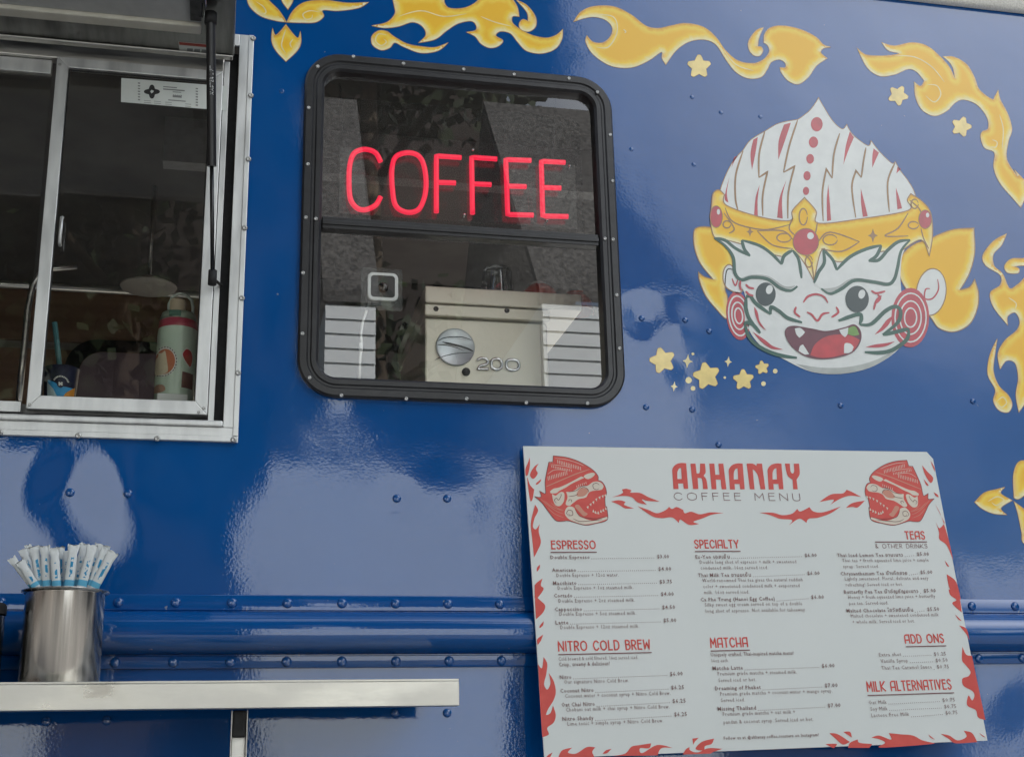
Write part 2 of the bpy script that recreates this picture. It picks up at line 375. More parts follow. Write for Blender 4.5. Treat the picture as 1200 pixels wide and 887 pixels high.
def box_trailer(label, x0, x1, z0, z1, y0):
    t = empty('box_trailer', ((x0+x1)/2, y0, 0)); tag(t, label, 'trailer'); o = t.location
    b = MB(); b.box(x0-o.x, x1-o.x, -2.2, 0, z0, z1); b.build('body', SIDING, t, bevel=.03)
    for sx in (-.3, .3):
        q = MB(); q.lathe([(0,.0),(.30,.0),(.36,.03),(.36,.2),(.30,.23),(0,.23)], ((x1-x0)*sx, -.25, .37), 'Y', 24); q.build('wheel', RUBBER, t, smooth=True)
    f = MB(); f.box(x0-o.x, x1-o.x, -1.9, -.3, z0-.2, z0-.01); f.build('chassis', BLACKM, t)
box_trailer('white box trailer parked across the lot on the right', 7.0, 10.6, .7, 3.4, -9)
box_trailer('tall white box trailer parked across the lot on the left', -4.6, -1.4, 1.0, 4.55, -9)
fm = MB(); fm.box(-16, 16, -.05, 0, 0, 2.3); fo = fm.build('wooden_fence', WOODF); fo.location = (0, -9.9, 0)
tag(fo, 'dark plank fence running behind the white houses and trailers', 'fence')
BARK = noise_mat('bark', (.05, .035, .025), (.10, .075, .05), 12, .9, sc3=(1,1,.2), bump=.02)
LEAF = noise_mat('leaf', (.016, .028, .010), (.034, .052, .017), 3, .6)
def tree(x, y, h, r, label, n=11000):
    t = empty('broadleaf_tree', (x, y, 0)); tag(t, label, 'tree', 'trees across the lot')
    b = MB(); b.tube([(0,0,0), (.1,0,h*.3), (-.1,.1,h*.6), (0,0,h*.85)], [.28, .2, .13, .04], 8)
    for k in range(7):
        a = k*2.4; z = h*(.35+.06*k); b.tube([(0,0,z), (math.cos(a)*r*.5, math.sin(a)*r*.5, z+r*.35), (math.cos(a)*r*.85, math.sin(a)*r*.85, z+r*.55)], [.09,.06,.02], 6)
    b.build('trunk', BARK, t, smooth=True)
    cl = [(rng.normal(0, r*.42), rng.normal(0, r*.42), h*.68+rng.normal(0, h*.15), r*rng.uniform(.25,.5)) for _ in range(40)]
    V = []; F = []
    for i in range(n):
        cx, cy, cz, cr_ = cl[i % len(cl)]
        d = Vector(rng.normal(0,1,3)).normalized()*cr_*rng.uniform(.5,1.05); p = Vector((cx,cy,max(h*.25,cz)))+d
        a = Vector(rng.normal(0,1,3)).normalized()*.15; c = a.cross(Vector(rng.normal(0,1,3))).normalized()*.10
        k = len(V); V += [p-a, p-c, p+a, p+c]; F.append((k,k+1,k+2,k+3))
    obj('crown', V, F, LEAF, t)
BRICK = noise_mat('dark_brick', (.028, .021, .018), (.045, .034, .029), 14, .85, sc3=(1, 1, 3), bump=.004)
bt_ = empty('backdrop_building', (-5.5, -29, 0)); tag(bt_, 'tall brick backdrop added out of view behind the trees to darken the reflections', 'building')  # added out of view, hides bright sky gaps from the paint's reflections
b = MB(); b.box(-11.5, 11.2, -5, 5, 0, 23); b.build('wall', BRICK, bt_); b = MB(); b.box(-11.7, 11.4, -5.2, 5.2, 23.002, 23.5); b.build('roof', SHINGLE, bt_)
for lab_, x_, y_, w_, d_, h_ in (('long low brick backdrop added out of view on the left to darken reflections', -13.5, -8, 3.5, 14, 8.5), ('long low brick backdrop added out of view on the right to darken reflections', 19, -6, 3.5, 11, 9)):
    q_ = empty('backdrop_building', (x_, y_, 0)); tag(q_, lab_, 'building'); b = MB(); b.box(-w_, w_, -d_, d_, 0, h_); b.build('wall', BRICK, q_); b = MB(); b.box(-w_-.2, w_+.2, -d_-.2, d_+.2, h_+.002, h_+.4); b.build('roof', SHINGLE, q_)  # added at both sides so the steel canister's edges mirror something dark
    for k_ in range(6):
        sx_ = w_ if x_ < 0 else -w_; yy = -d_+2+k_*(2*d_-4)/5; f_ = MB(); f_.box(min(sx_*1.0005, sx_*1.02), max(sx_*1.0005, sx_*1.02), yy-.8, yy+.8, 1.2, 3.4); wq = f_.build('window', ALU, q_); f_ = MB(); f_.box(min(sx_*1.021, sx_*1.025), max(sx_*1.021, sx_*1.025), yy-.7, yy+.7, 1.3, 3.3); f_.build('pane', DARKWIN, wq)
tree(-9.5, -17, 18, 4.6, 'tall tree behind the fence, leftmost across the lot')
tree(-5.2, -17.5, 21, 4.8, 'tallest spreading tree behind the white trailer across the lot')
tree(-1.6, -17, 20.5, 4.6, 'tall dense tree behind the narrow white house')
tree(2.0, -15.5, 19, 3.6, 'slim tree filling the gap between the two white houses')
tree(9.4, -24, 5.5, 2.4, 'lower round tree right of the white houses')
tree(14.5, -22, 4.6, 2.0, 'smallest tree far right across the lot')

# ------------------------------------------------------------------ the truck
truck = empty('food_truck')
tag(truck, 'deep blue coffee truck with gold flames, white mask painting, round-cornered window and steel counter', 'food truck')
X0, X1, ZB, ZT, DEEP = -2.6, 3.4, .45, 3.30, 2.2
# serving window opening and coffee window opening
WX0, WX1, WZ0, WZ1 = -1.45, -.0105, 2.150, 2.985
def rrect(x0, x1, z0, z1, r, n=10):
    o = []
    for cx, cz, a0 in ((x1-r, z1-r, 0), (x0+r, z1-r, 90), (x0+r, z0+r, 180), (x1-r, z0+r, 270)):
        for k in range(n+1): a = math.radians(a0+90*k/n); o.append((cx+r*math.cos(a), cz+r*math.sin(a)))
    return o
PX0, PX1, PZ0, PZ1 = .1285, .808, 2.217, 2.985
v, f = fill2d([(X0,ZB),(X1,ZB),(X1,ZT),(X0,ZT)], None, [[(WX0,WZ0),(WX1,WZ0),(WX1,WZ1),(WX0,WZ1)], rrect(PX0+.02, PX1-.02, PZ0+.02, PZ1-.02, .07)])
obj('side_panel', [(a, 0, b) for a, b in v], f, BLUE, truck)
INTM = noise_mat('interior_wall', (.26, .23, .20), (.34, .30, .27), 6, .6)
b = MB(); b.box(X0, .9, DEEP, DEEP+.03, ZB, ZT); b.box(2.5, X1, DEEP, DEEP+.03, ZB, ZT); b.box(.9, 2.5, DEEP, DEEP+.03, 2.62, ZT); b.build('far_panel', BLUE, truck)  # unseen opening added low in this panel to let sunlight into the cabin
b = MB(); b.box(X0-.03, X0, 0, DEEP+.03, ZB, ZT); b.build('end_panel', BLUE, truck)
b = MB(); b.box(X1, X1+.03, 0, DEEP+.03, ZB, ZT); b.build('end_panel', BLUE, truck)
ROOFM = noise_mat('roof_coating', (.70, .68, .62), (.86, .84, .78), 260, .8, bump=.002, detail=2)
b = MB(); b.box(X0-.03, X1+.03, -.001, DEEP+.05, ZT+.05, ZT+.09); b.build('roof', ROOFM, truck)
# rolled roof edge
prof = [(-.002, 3.284), (-.012, 3.285), (-.018, 3.292), (-.019, 3.33), (-.013, 3.352), (.02, 3.36)]
b = MB(); n = len(prof)
b.add([(x, y, z) for x in (X0, X1) for y, z in prof], [(i, i+1, n+i+1, n+i) for i in range(n-1)]); b.build('roof_edge', ROOFM, truck, smooth=True)
b = MB(); b.box(X0+.02, X1-.02, .02, DEEP, ZB-.02, ZB+.04); b.build('underbody', RUBBER, truck)
for wx in (-1.7, 2.5):
    q = MB(); q.lathe([(.2,.0),(.36,.0),(.42,.04),(.42,.2),(.36,.25),(.2,.25)], (wx, .12, .42), 'Y', 32); wo_ = q.build('wheel', RUBBER, truck, smooth=True)
    q = MB(); q.lathe([(0,.03),(.1,.02),(.12,.06),(.2,.05),(.21,.2)], (wx, .12, .42), 'Y', 32); q.build('rim', CHROME, wo_, smooth=True)
# interior skins
b = MB(); b.box(X0+.02, .89, DEEP-.03, DEEP-.002, ZB+.05, ZT-.05); b.box(2.51, X1-.02, DEEP-.03, DEEP-.002, ZB+.05, ZT-.05); b.box(.8901, 2.5099, DEEP-.03, DEEP-.002, 2.625, ZT-.05); b.build('interior_wall', INTM, truck)
b = MB(); b.box(X0+.03, X1-.03, .03, DEEP-.031, ZB+.041, ZB+.06); b.build('cabin_floor', noise_mat('cabin_vinyl', (.42,.41,.38), (.52,.51,.48), 5, .5), truck)
b = MB(); b.box(-1.1, -.3, .02, .03, ZB+.1, 2.1); b.box(.85, 3.2, .02, .03, ZB+.1, 3.15); b.build('inner_lining', noise_mat('lining_white', (.55,.55,.53), (.62,.62,.60), 8, .5), truck)
b = MB(); b.box(X0+.02, X1-.02, .05, DEEP-.04, ZT-.1, ZT-.06); b.build('ceiling_lining', noise_mat('ceiling_liner', (.10,.098,.095), (.14,.137,.13), 8, .6), truck)
TAN = noise_mat('tan_wood', (.17, .095, .055), (.25, .15, .09), 3, .5, sc3=(.5, 1, 8))
fz = lambda y, Y=DEEP-.05: at(120, y, Y).z
b = MB(); b.box(-2.2, .88, DEEP-.05, DEEP-.032, fz(402), fz(340)); b.build('wood_band', TAN, truck)
b = MB(); b.box(-2.2, .88, DEEP-.05, DEEP-.032, 2.60, fz(412)); b.build('wood_band', TAN, truck)
# round-cornered far window
wl_, wr_, wb_, wt_ = at(75, 440, DEEP-.06).x, at(330, 440, DEEP-.06).x, 2.5, fz(398, DEEP-.06)
o_ = rrect(wl_, wr_, wb_, wt_, .11); i_ = rrect(wl_+.05, wr_-.05, wb_+.05, wt_-.05, .08)
b = MB(); k = len(o_); b.add([(x, DEEP-.06, z) for x, z in o_]+[(x, DEEP-.075, z) for x, z in i_], [(j, (j+1)%k, k+(j+1)%k, k+j) for j in range(k)]); fwf = b.build('far_window', RUBBER, truck)
v, f = fill2d(i_); obj('pane', [(a, DEEP-.07, z) for a, z in v], f, noise_mat('far_pane', (.22,.16,.18), (.30,.23,.25), 4, .3), fwf)
# inner counter along the windows, shelf tube, hoop rail
COUNT = noise_mat('inner_counter', (.30,.30,.29), (.36,.36,.35), 10, .4)
b = MB(); b.box(-1.6, .10, .045, .32, 2.165, 2.196); b.build('window_sill', COUNT, truck, bevel=.003)
b = MB(); b.box(.12, 1.6, .06, .62, 2.04, 2.085); b.build('inner_counter', COUNT, truck, bevel=.003)
q = MB(); q.tube([(-2.2, 1.3, 2.90), (.3, 1.3, 2.90)], .012, 10); q.build('shelf_tube', STEEL, truck, smooth=True)
pp = [at(22, 470, .8), at(27, 420, .8), at(33, 360, .8), at(38, 335, .8), at(46, 322, .8), at(60, 315, .8), at(90, 312, .8)]
q = MB(); q.tube(pp, .008, 10); q.build('grab_rail', STEEL, truck, smooth=True)
# grey soffit beam and ceiling strut behind the coffee window
b = MB(); b.box(-.2, 1.6, .75, .80, 3.07, 3.20); b.build('soffit', noise_mat('soffit_grey', (.34,.34,.33), (.40,.40,.39), 50, .6), truck)
q = MB(); a_ = at(560, 230, .9); b_ = at(640, 90, .9); q.tube([a_, b_], .03, 8); q.build('ceiling_strut', noise_mat('strut_grey', (.2,.2,.2), (.28,.28,.28), 20, .5), truck)
b = MB(); b.box(.18, .78, 1.15, 1.2, 2.5, 2.92); b.build('wall_cabinet', noise_mat('cabinet_dark', (.05,.05,.05), (.08,.08,.08), 6, .5), truck, bevel=.004)

# rib rail: two riveted flanges and a rounded bulge (runs along the whole side)
prof = [(0.0, 1.8275), (-.007, 1.8268), (-.0085, 1.8245), (-.0085, 1.7985), (-.006, 1.7965)]
n = 14
for k in range(n+1):
    a = math.pi*k/n; prof.append((-.006-.040*math.sin(a)**.8, 1.756+.0395*math.cos(a)))
prof += [(-.006, 1.7150), (-.0085, 1.7135), (-.0085, 1.6945), (-.007, 1.6925), (0.0, 1.692)]
n = len(prof); b = MB(); b.add([(x, y, z) for x in (X0, X1) for y, z in prof], [(i, i+1, n+i+1, n+i) for i in range(n-1)])
rail = auto_smooth(b.build('rub_rail', BLUE, truck), 40)
def rivet_mesh():
    q = MB(); q.lathe([(.0095, 0), (.0092, -.0016), (.0078, -.0034), (.005, -.0046), (.0, -.0050)], (0,0,0), 'Y', 18)
    return q.build('rivet', BLUE, rail, smooth=True)
rv = rivet_mesh(); first = True
step = .1020; xr = at(337, 708, -.0085).x
def place(proto, p, parent, s=1.0, used=[]):
    if proto.name not in used: o = proto; used.append(proto.name)
    else: o = proto.copy(); COL.objects.link(o)
    o.parent = parent; o.location = p; o.scale = (s, s*(.35 if s < .7 else 1), s); return o
for i in range(-10, 22):
    X = xr+i*step
    if -.75 < X < 2.4:
        place(rv, (X, -.0083, 1.8115), rail); place(rv, (X+.001, -.0083, 1.7035), rail)
pr = MB(); pr.lathe([(.0085, 0.0005), (.0082, -.0014), (.0066, -.0028), (.004, -.0036), (.0, -.0038)], (0,0,0), 'Y', 16)
prv = pr.build('panel_rivet', BLUE, truck, smooth=True)
for (x, y) in [(465,584),(524,584),(82,577),(150,578),(463,835),(524,835),(54,845),(125,844),(803,375),(831,388),(757,477),(811,480),(842,521),(811,114),(845,132),(891,137),(740,175),(813,193),(330,107),(752,373),(1140,470),(985,475),(1010,560)]:
    place(prv, at(x, y, -.0003), truck, .62 if y < 300 else (.8 if y < 560 else 1.0))
def screw_proto(name, r, m, parent):
    q = MB(); q.lathe([(r, 0), (r*.96, -r*.25), (r*.7, -r*.5), (r*.45, -r*.52), (r*.38, -r*.3), (0, -r*.3)], (0,0,0), 'Y', 16)
    return q.build(name, m, parent, smooth=True)

# ---- serving window
swf = MB()
def frame_bar(mb, x0, x1, z0, z1, y0, y1): mb.box(x0, x1, y0, y1, z0, z1)
swf.box(WX0-.03, .0192, -.006, -.0005, 2.1195, 2.1485); swf.box(-.0105, .0192, -.006, -.0005, 2.1487, 3.0125)
swf.box(WX0-.03, WX0, -.006, -.0005, 2.1487, 3.0125); swf.box(WX0, -.0107, -.006, -.0005, 2.985, 3.0125)
swf.box(.0085, .0189, -.0085, -.0062, 2.1315, 3.012); swf.box(WX0-.02, .0083, -.0085, -.0062, 2.1200, 2.1312)   # raised outer ridge
swin = swf.build('serving_window', ALU, truck, bevel=.0012)
q = MB(); q.box(WX0, -.0110, -.012, .04, 2.1488, 2.1610); q.build('sill_bead', ALU, swin, bevel=.003)
q = MB(); q.box(WX0, -.0108, .034, .040, 2.1612, 2.985); 
q = MB(); q.box(-.0285, -.0108, .030, .036, 2.1612, 2.985); q.box(WX0, -.0287, .030, .036, 2.1612, 2.1735); q.build('rubber_seal', RUBBER, swin)
q = MB(); q.box(-.0402, -.0288, .012, .04, 2.164, 2.955); q.build('jamb', ALU, swin, bevel=.001)
q = MB(); q.box(WX0, -.0404, .014, .04, 2.929, 2.985); q.build('header', STEEL, swin, bevel=.002)
# fixed pane
q = MB(); q.box(WX0, -.388, .024, .038, 2.1737, 2.195); q.box(WX0, -.388, .024, .038, 2.897, 2.928); q.box(WX0, WX0+.03, .0241, .0379, 2.195, 2.897); fx = q.build('fixed_sash', ALU, swin, bevel=.001)
q = MB(); q.box(WX0+.03, -.387, .030, .034, 2.1951, 2.8969); q.build('pane', GLASS_DARK, fx)
# sliding sash with mitred bars
def bar(mb, a, b, c, d, y0, y1):
    mb.add([(x, y0, z) for x, z in (a, b, c, d)]+[(x, y1, z) for x, z in (a, b, c, d)], [(0,1,2,3),(7,6,5,4),(0,4,5,1),(1,5,6,2),(2,6,7,3),(3,7,4,0)])
A0, A1, B0, B1 = (-.3755, -.0415, 2.1755, 2.9265), (-.3515, -.0660, 2.2025, 2.9040), 0, 0
O = [(A0[0],A0[2]),(A0[1],A0[2]),(A0[1],A0[3]),(A0[0],A0[3])]; I = [(A1[0],A1[2]),(A1[1],A1[2]),(A1[1],A1[3]),(A1[0],A1[3])]
q = MB()
for i in range(4): j = (i+1) % 4; bar(q, O[i], O[j], I[j], I[i], .004, .022)
sash = q.build('sliding_sash', ALU, swin, bevel=.0012)
q = MB(); q.box(A1[0]-.004, A1[1]+.004, .012, .015, A1[2]-.004, A1[3]+.004); q.build('pane', GLASS_DARK, sash)
q = MB(); q.box(-.3512, -.3492, .0105, .0118, A1[2], A1[3]); q.box(-.0682, -.0662, .0105, .0118, A1[2], A1[3]); q.box(-.349, -.0684, .0105, .0118, A1[3]-.004, A1[3]-.0005); q.build('gasket', RUBBER, sash)
q = MB(); p0 = at(72, 272, .004); q.tube([p0+Vector((0,-.002,.03)), p0+Vector((0,-.012,.026)), p0+Vector((0,-.012,-.026)), p0+Vector((0,-.002,-.03))], .0035, 8); q.build('pull_handle', ALU, sash, smooth=True)
ssc = screw_proto('sash_screw', .0032, SCREW, sash)
for x, y in ((35,474),(70,477/6.3),(239,478),(233,483)): place(ssc, at(x, y, .0035), sash)
fsc = screw_proto('frame_screw', .0058, SCREW, swin)
for x, y in ((1012,155),(1003,383),(993,637)): place(fsc, at(x/3.41, y/3.41, -.009), swin)
for x, y in ((978,25),(967,305),(952,603),(933,870),(628,866),(313,855),(0,842)): place(fsc, at(x/3.41, 260+y/3.41, -.009), swin)
# permit sticker on the sliding pane
PAPER = noise_mat('sticker_paper', (.62,.66,.62), (.70,.73,.69), 25, .5); INK = mat('black_ink', (.02,.02,.02), .5); INKG = mat('grey_ink', (.22,.23,.22), .6)
stick = Plane(lambda x, y: (lambda p: (p.x, p.z))(at(x, y, .010)), lambda a, b, d: Vector((a, .0112-d, b)))
ps = sheet(stick, 'permit_sticker', [shape2d(stick, '485,312* 905,345* 905,443* 483,408*', (0,0), 3.41)], PAPER, sash, 0)
qs = [shape2d(stick, ell(593+dx, 366+dy, 17, 15), (0,0), 3.41) for dx, dy in ((0,-12),(15,0),(0,13),(-15,0),(0,0))]
sheet(stick, 'emblem', [shape2d(stick, [(607+(25+7*math.cos(4*t_))*math.cos(t_), 367+(22+6*math.cos(4*t_))*math.sin(t_), False) for t_ in np.arange(0, 6.28, .2)], (0,0), 3.41)], INK, sash, 1)
sheet(stick, 'emblem', [shape2d(stick, '600,366* 606,360* 615,364* 611,371* 605,374*', (0,0), 3.41)], PAPER, sash, 2)
qs = [shape2d(stick, f'{x},{y}* {x+w_},{y+w_*.08}* {x+w_},{y+h_+w_*.08}* {x},{y+h_}*', (0,0), 3.41) for x,y,w_,h_ in ((652,345,55,4),(652,354,86,5),(690,366,34,3),(690,381,36,8),(672,398,70,4),(575,401,28,2),(575,409,28,2),(615,404,28,2),(615,412,28,2),(660,408,26,2),(660,416,26,2),(740,415,24,2),(740,424,24,2))]
qs += [shape2d(stick, f'{x},{330+k*11+x*.0}* {x+9},{331+k*11}* {x+9},{336+k*11}* {x},{335+k*11}*', (0,0), 3.41) for x in (551,) for k in range(7)]
qs += [shape2d(stick, f'{x},{352+k*11}* {x+9},{353+k*11}* {x+9},{358+k*11}* {x},{357+k*11}*', (0,0), 3.41) for x in (782,) for k in range(7)]
sheet(stick, 'print', qs, INKG, sash, 1)
V_, F_ = text_geo('30007', True, 1.0); pa, pb = at(202.5, 113.5, .0105), at(213, 114.6, .0105); k_ = (pb.x-pa.x)/max(v_[0] for v_ in V_)
obj('permit_number', [(pa.x+v_[0]*k_, .0106, pa.z+v_[1]*k_) for v_ in V_], F_, INK, sash)

# ---- lifted hatch above the serving window, with gas strut
HING = Vector((0, -.012, 2.953)); HA = math.radians(3)
HM = Matrix.Translation(HING) @ Matrix.Rotation(-HA, 4, 'X')     # local -y points outwards
b = MB(); b.box(-1.5, -.0205, -.80, -.0, .0, .035, HM); hatch = b.build('serving_hatch', noise_mat('hatch_steel', (.20,.20,.19), (.30,.30,.28), 7, .4, sc3=(9, 1, 1), metal=.9, rr=(.3,.46)), truck, bevel=.003)
b = MB(); b.box(-1.4, -.088, -.74, -.128, -.012, -.001, HM); b.build('hatch_liner', noise_mat('liner_grey', (.46,.47,.45), (.52,.53,.51), 30, .55), hatch, bevel=.002)
b = MB(); b.box(-1.4, -.087, -.127, -.098, -.020, -.001, HM); b.build('hatch_trim', noise_mat('trim_cream', (.62,.60,.50), (.70,.68,.58), 30, .5), hatch, bevel=.003)
b = MB(); b.box(-1.5, -.0225, -.010, .006, -.006, -.001, HM); b.build('hinge', STEEL, hatch, bevel=.003)
hp = lambda x, y, z: HM @ Vector((x, y, z))
HP2 = Plane(lambda x, y: (lambda o, d: (lambda t: ((o+d*t).x, (o+d*t).y))((-.0008-o.z)/d.z))(HM.inverted() @ EYE, HM.to_3x3().inverted() @ ray(x, y)), lambda a, b, d: HM @ Vector((a, b, -d)))
def hshape(s, o, k): return shape2d(HP2, s, o, k)
wl = sheet(HP2, 'warning_label', [hshape('255,436* 640,468* 640,570* 272,545*', (180,0), 8.87)], PAPER, hatch, 0)
sheet(HP2, 'red_band', [hshape('262,440* 640,475* 640,505* 268,470*', (180,0), 8.87)], mat('label_red', (.35,.05,.03), .5), hatch, 1)
sheet(HP2, 'print', [hshape(f'{350+k*75},{505+k*6}* {410+k*75},{510+k*6}* {405+k*75},{545+k*6}* {345+k*75},{538+k*6}*', (180,0), 8.87) for k in range(4)], INKG, hatch, 1)
lo_ = at(249, 326, -.03); tp_ = at(247, 22, -.175); md = lo_.lerp(tp_, .43)
q = MB(); q.tube([md, tp_], .0095, 14); strut = q.build('gas_strut', mat('strut_black', (.012,.012,.013), .35), truck, smooth=True)
auto_smooth(strut, 40)
V_, F_ = text_geo('MASTER LIFT', True, 1.1); pa, pb = at(254.6, 106.5, -.16), at(254.6, 77, -.16); up_ = (pb-pa); k_ = up_.length/max(v_[0] for v_ in V_); up_.normalize()
def onstrut(u_, v_):
    c_ = lo_.lerp(tp_, (pa.z+up_.z*u_-lo_.z)/(tp_.z-lo_.z)); dx_ = max(-.008, min(.008, .0042-v_)); return (c_.x+dx_, c_.y-math.sqrt(.0098**2-dx_*dx_), c_.z)
obj('lettering', [onstrut(v_[0]*k_, v_[1]*k_*1.1) for v_ in V_], F_, mat('lettering_white', (.6,.62,.62), .5), strut)
q = MB(); q.tube([lo_, md], .0042, 10); q.build('piston_rod', mat('rod_dark', (.03,.03,.03), .2, .6), strut, smooth=True)
q = MB(); q.tube([lo_+Vector((0,0,-.014)), lo_+Vector((0,0,.016))], .0085, 12); q.tube([lo_+Vector((0,0,0)), lo_+Vector((.018,.04,.0))], .003, 8); q.build('ball_end', RUBBER, strut, smooth=True)
q = MB(); q.tube([tp_+Vector((0,0,-.012)), tp_+Vector((0,0,.012))], .012, 12); q.tube([tp_, tp_+Vector((-.02,0,.003)), tp_+Vector((-.018,-.02,.035))], .0035, 8); q.build('ball_end', RUBBER, strut, smooth=True)
q = MB(); p0 = tp_+Vector((-.022,0,0)); q.box(p0.x-.018, p0.x+.004, p0.y-.10, p0.y+.02, p0.z+.002, HING.z-.002+.012); q.build('strut_bracket', noise_mat('bracket_dark', (.05,.05,.05), (.1,.1,.1), 60, .5, metal=.7), hatch, bevel=.002)
q = MB(); q.tube([tp_+Vector((-.013,0,-.002)), tp_+Vector((-.010,-.03,.012)), tp_+Vector((-.012,-.08,.02))], .002, 8); q.build('safety_pin', CHROME, hatch, smooth=True)

# ---- coffee window (round-cornered, black)
prof = [(0, -.0008), (0.0, -.010), (.004, -.0135), (.017, -.0135), (.020, -.0105), (.024, -.0105), (.027, -.013), (.036, -.013), (.041, -.008), (.0425, .004), (.0425, .02)]
V = []; k = 0; K = 0
for d, y in prof:
    lp = rrect(PX0+d, PX1-d, PZ0+d, PZ1-d, max(.025, .078-d), 12); K = len(lp); V += [(x, y, z) for x, z in lp]
F = [(i*K+j, i*K+(j+1) % K, (i+1)*K+(j+1) % K, (i+1)*K+j) for i in range(len(prof)-1) for j in range(K)]
pw = auto_smooth(obj('coffee_window', V, F, BLACKM, truck), 32)
q = MB(); q.box(PX0+.043, PX1-.043, -.006, .018, 2.580, 2.606); q.box(PX0+.043, PX1-.043, -.009, -.0061, 2.588, 2.598); q.build('crossbar', BLACKM, pw, bevel=.002)
gx = rrect(PX0+.041, PX1-.041, PZ0+.041, PZ1-.041, .04, 8)
v, f = fill2d(gx); obj('pane', [(a, .008, c) for a, c in v], f, GLASS, pw)
def screen_mat():
    m = bpy.data.materials.new('insect_screen'); m.use_nodes = True; t = m.node_tree; t.nodes.clear()
    o = t.nodes.new('ShaderNodeOutputMaterial'); tr = t.nodes.new('ShaderNodeBsdfTransparent'); d = t.nodes.new('ShaderNodeBsdfDiffuse'); d.inputs['Color'].default_value = (.10,.10,.10,1)
    g_ = t.nodes.new('ShaderNodeNewGeometry'); n_ = t.nodes.new('ShaderNodeTexNoise'); n_.inputs['Scale'].default_value = 420; n_.inputs['Detail'].default_value = 1
    mr = t.nodes.new('ShaderNodeMapRange'); mr.inputs['From Min'].default_value = .35; mr.inputs['From Max'].default_value = .65; mr.inputs['To Min'].default_value = .12; mr.inputs['To Max'].default_value = .5
    x = t.nodes.new('ShaderNodeMixShader')
    for a, b_ in ((g_.outputs['Position'], n_.inputs['Vector']), (n_.outputs['Fac'], mr.inputs['Value']), (mr.outputs['Result'], x.inputs[0]), (tr.outputs[0], x.inputs[1]), (d.outputs[0], x.inputs[2]), (x.outputs[0], o.inputs[0])): t.links.new(a, b_)
    return m
v, f = fill2d(rrect(PX0+.044, PX1-.044, 2.608, PZ1-.044, .035, 8)); obj('insect_screen', [(a, .095, c) for a, c in v], f, screen_mat(), pw)
wsc = screw_proto('frame_screw', .0042, SCREW, pw)
for x, y in ((222,50),(398,75),(610,95),(787,113),(980,127),(1080,175),(1125,325),(1133,487),(1135,693),(65,230),(62,428),(55,615),(97,85),(1107,690),(90,620)): place(wsc, at(340+x/3, 50+y/3, -.0135), pw)
for x, y in ((45,210),(43,423),(68,578),(180,640),(408,652),(620,652),(830,666),(1045,668),(1148,288),(1158,475)): place(wsc, at(340+x/3, 250+y/3, -.0135), pw)

# ---- counter shelf with drop leg
SHZ, SHT = 1.654, 1.609; SHY = -.25
b = MB(); b.box(-1.35, at(538, 810, SHY).x, SHY, -.001, SHZ-.004, SHZ); b.box(-1.35, at(538, 810, SHY).x, SHY-.0015, SHY+.0025, SHT, SHZ-.0042)
b.box(-1.35, at(538, 810, SHY).x, SHY+.0027, SHY+.03, SHT, SHT+.002)
SHELF = noise_mat('counter_steel', (.52,.50,.44), (.74,.72,.65), 11, .42, sc3=(.7, 1, 2), metal=.85, rr=(.22,.62), bump=.0002)
shelf = b.build('counter_shelf', SHELF, truck, bevel=.0012)
bx = at(280, 860, -.2).x
q = MB(); q.box(bx-.014, bx-.0115, -.205, -.180, 1.05, SHT-.001); q.box(bx+.0115, bx+.014, -.205, -.180, 1.05, SHT-.001); q.box(bx-.0113, bx+.0113, -.184, -.180, 1.05, SHT-.001); q.build('drop_leg', STEEL, shelf, bevel=.001)
q = MB(); q.box(bx-.0112, bx+.0112, -.2065, -.1845, SHT-.045, SHT-.001); q.build('leg_joint', RUBBER, shelf, bevel=.003)

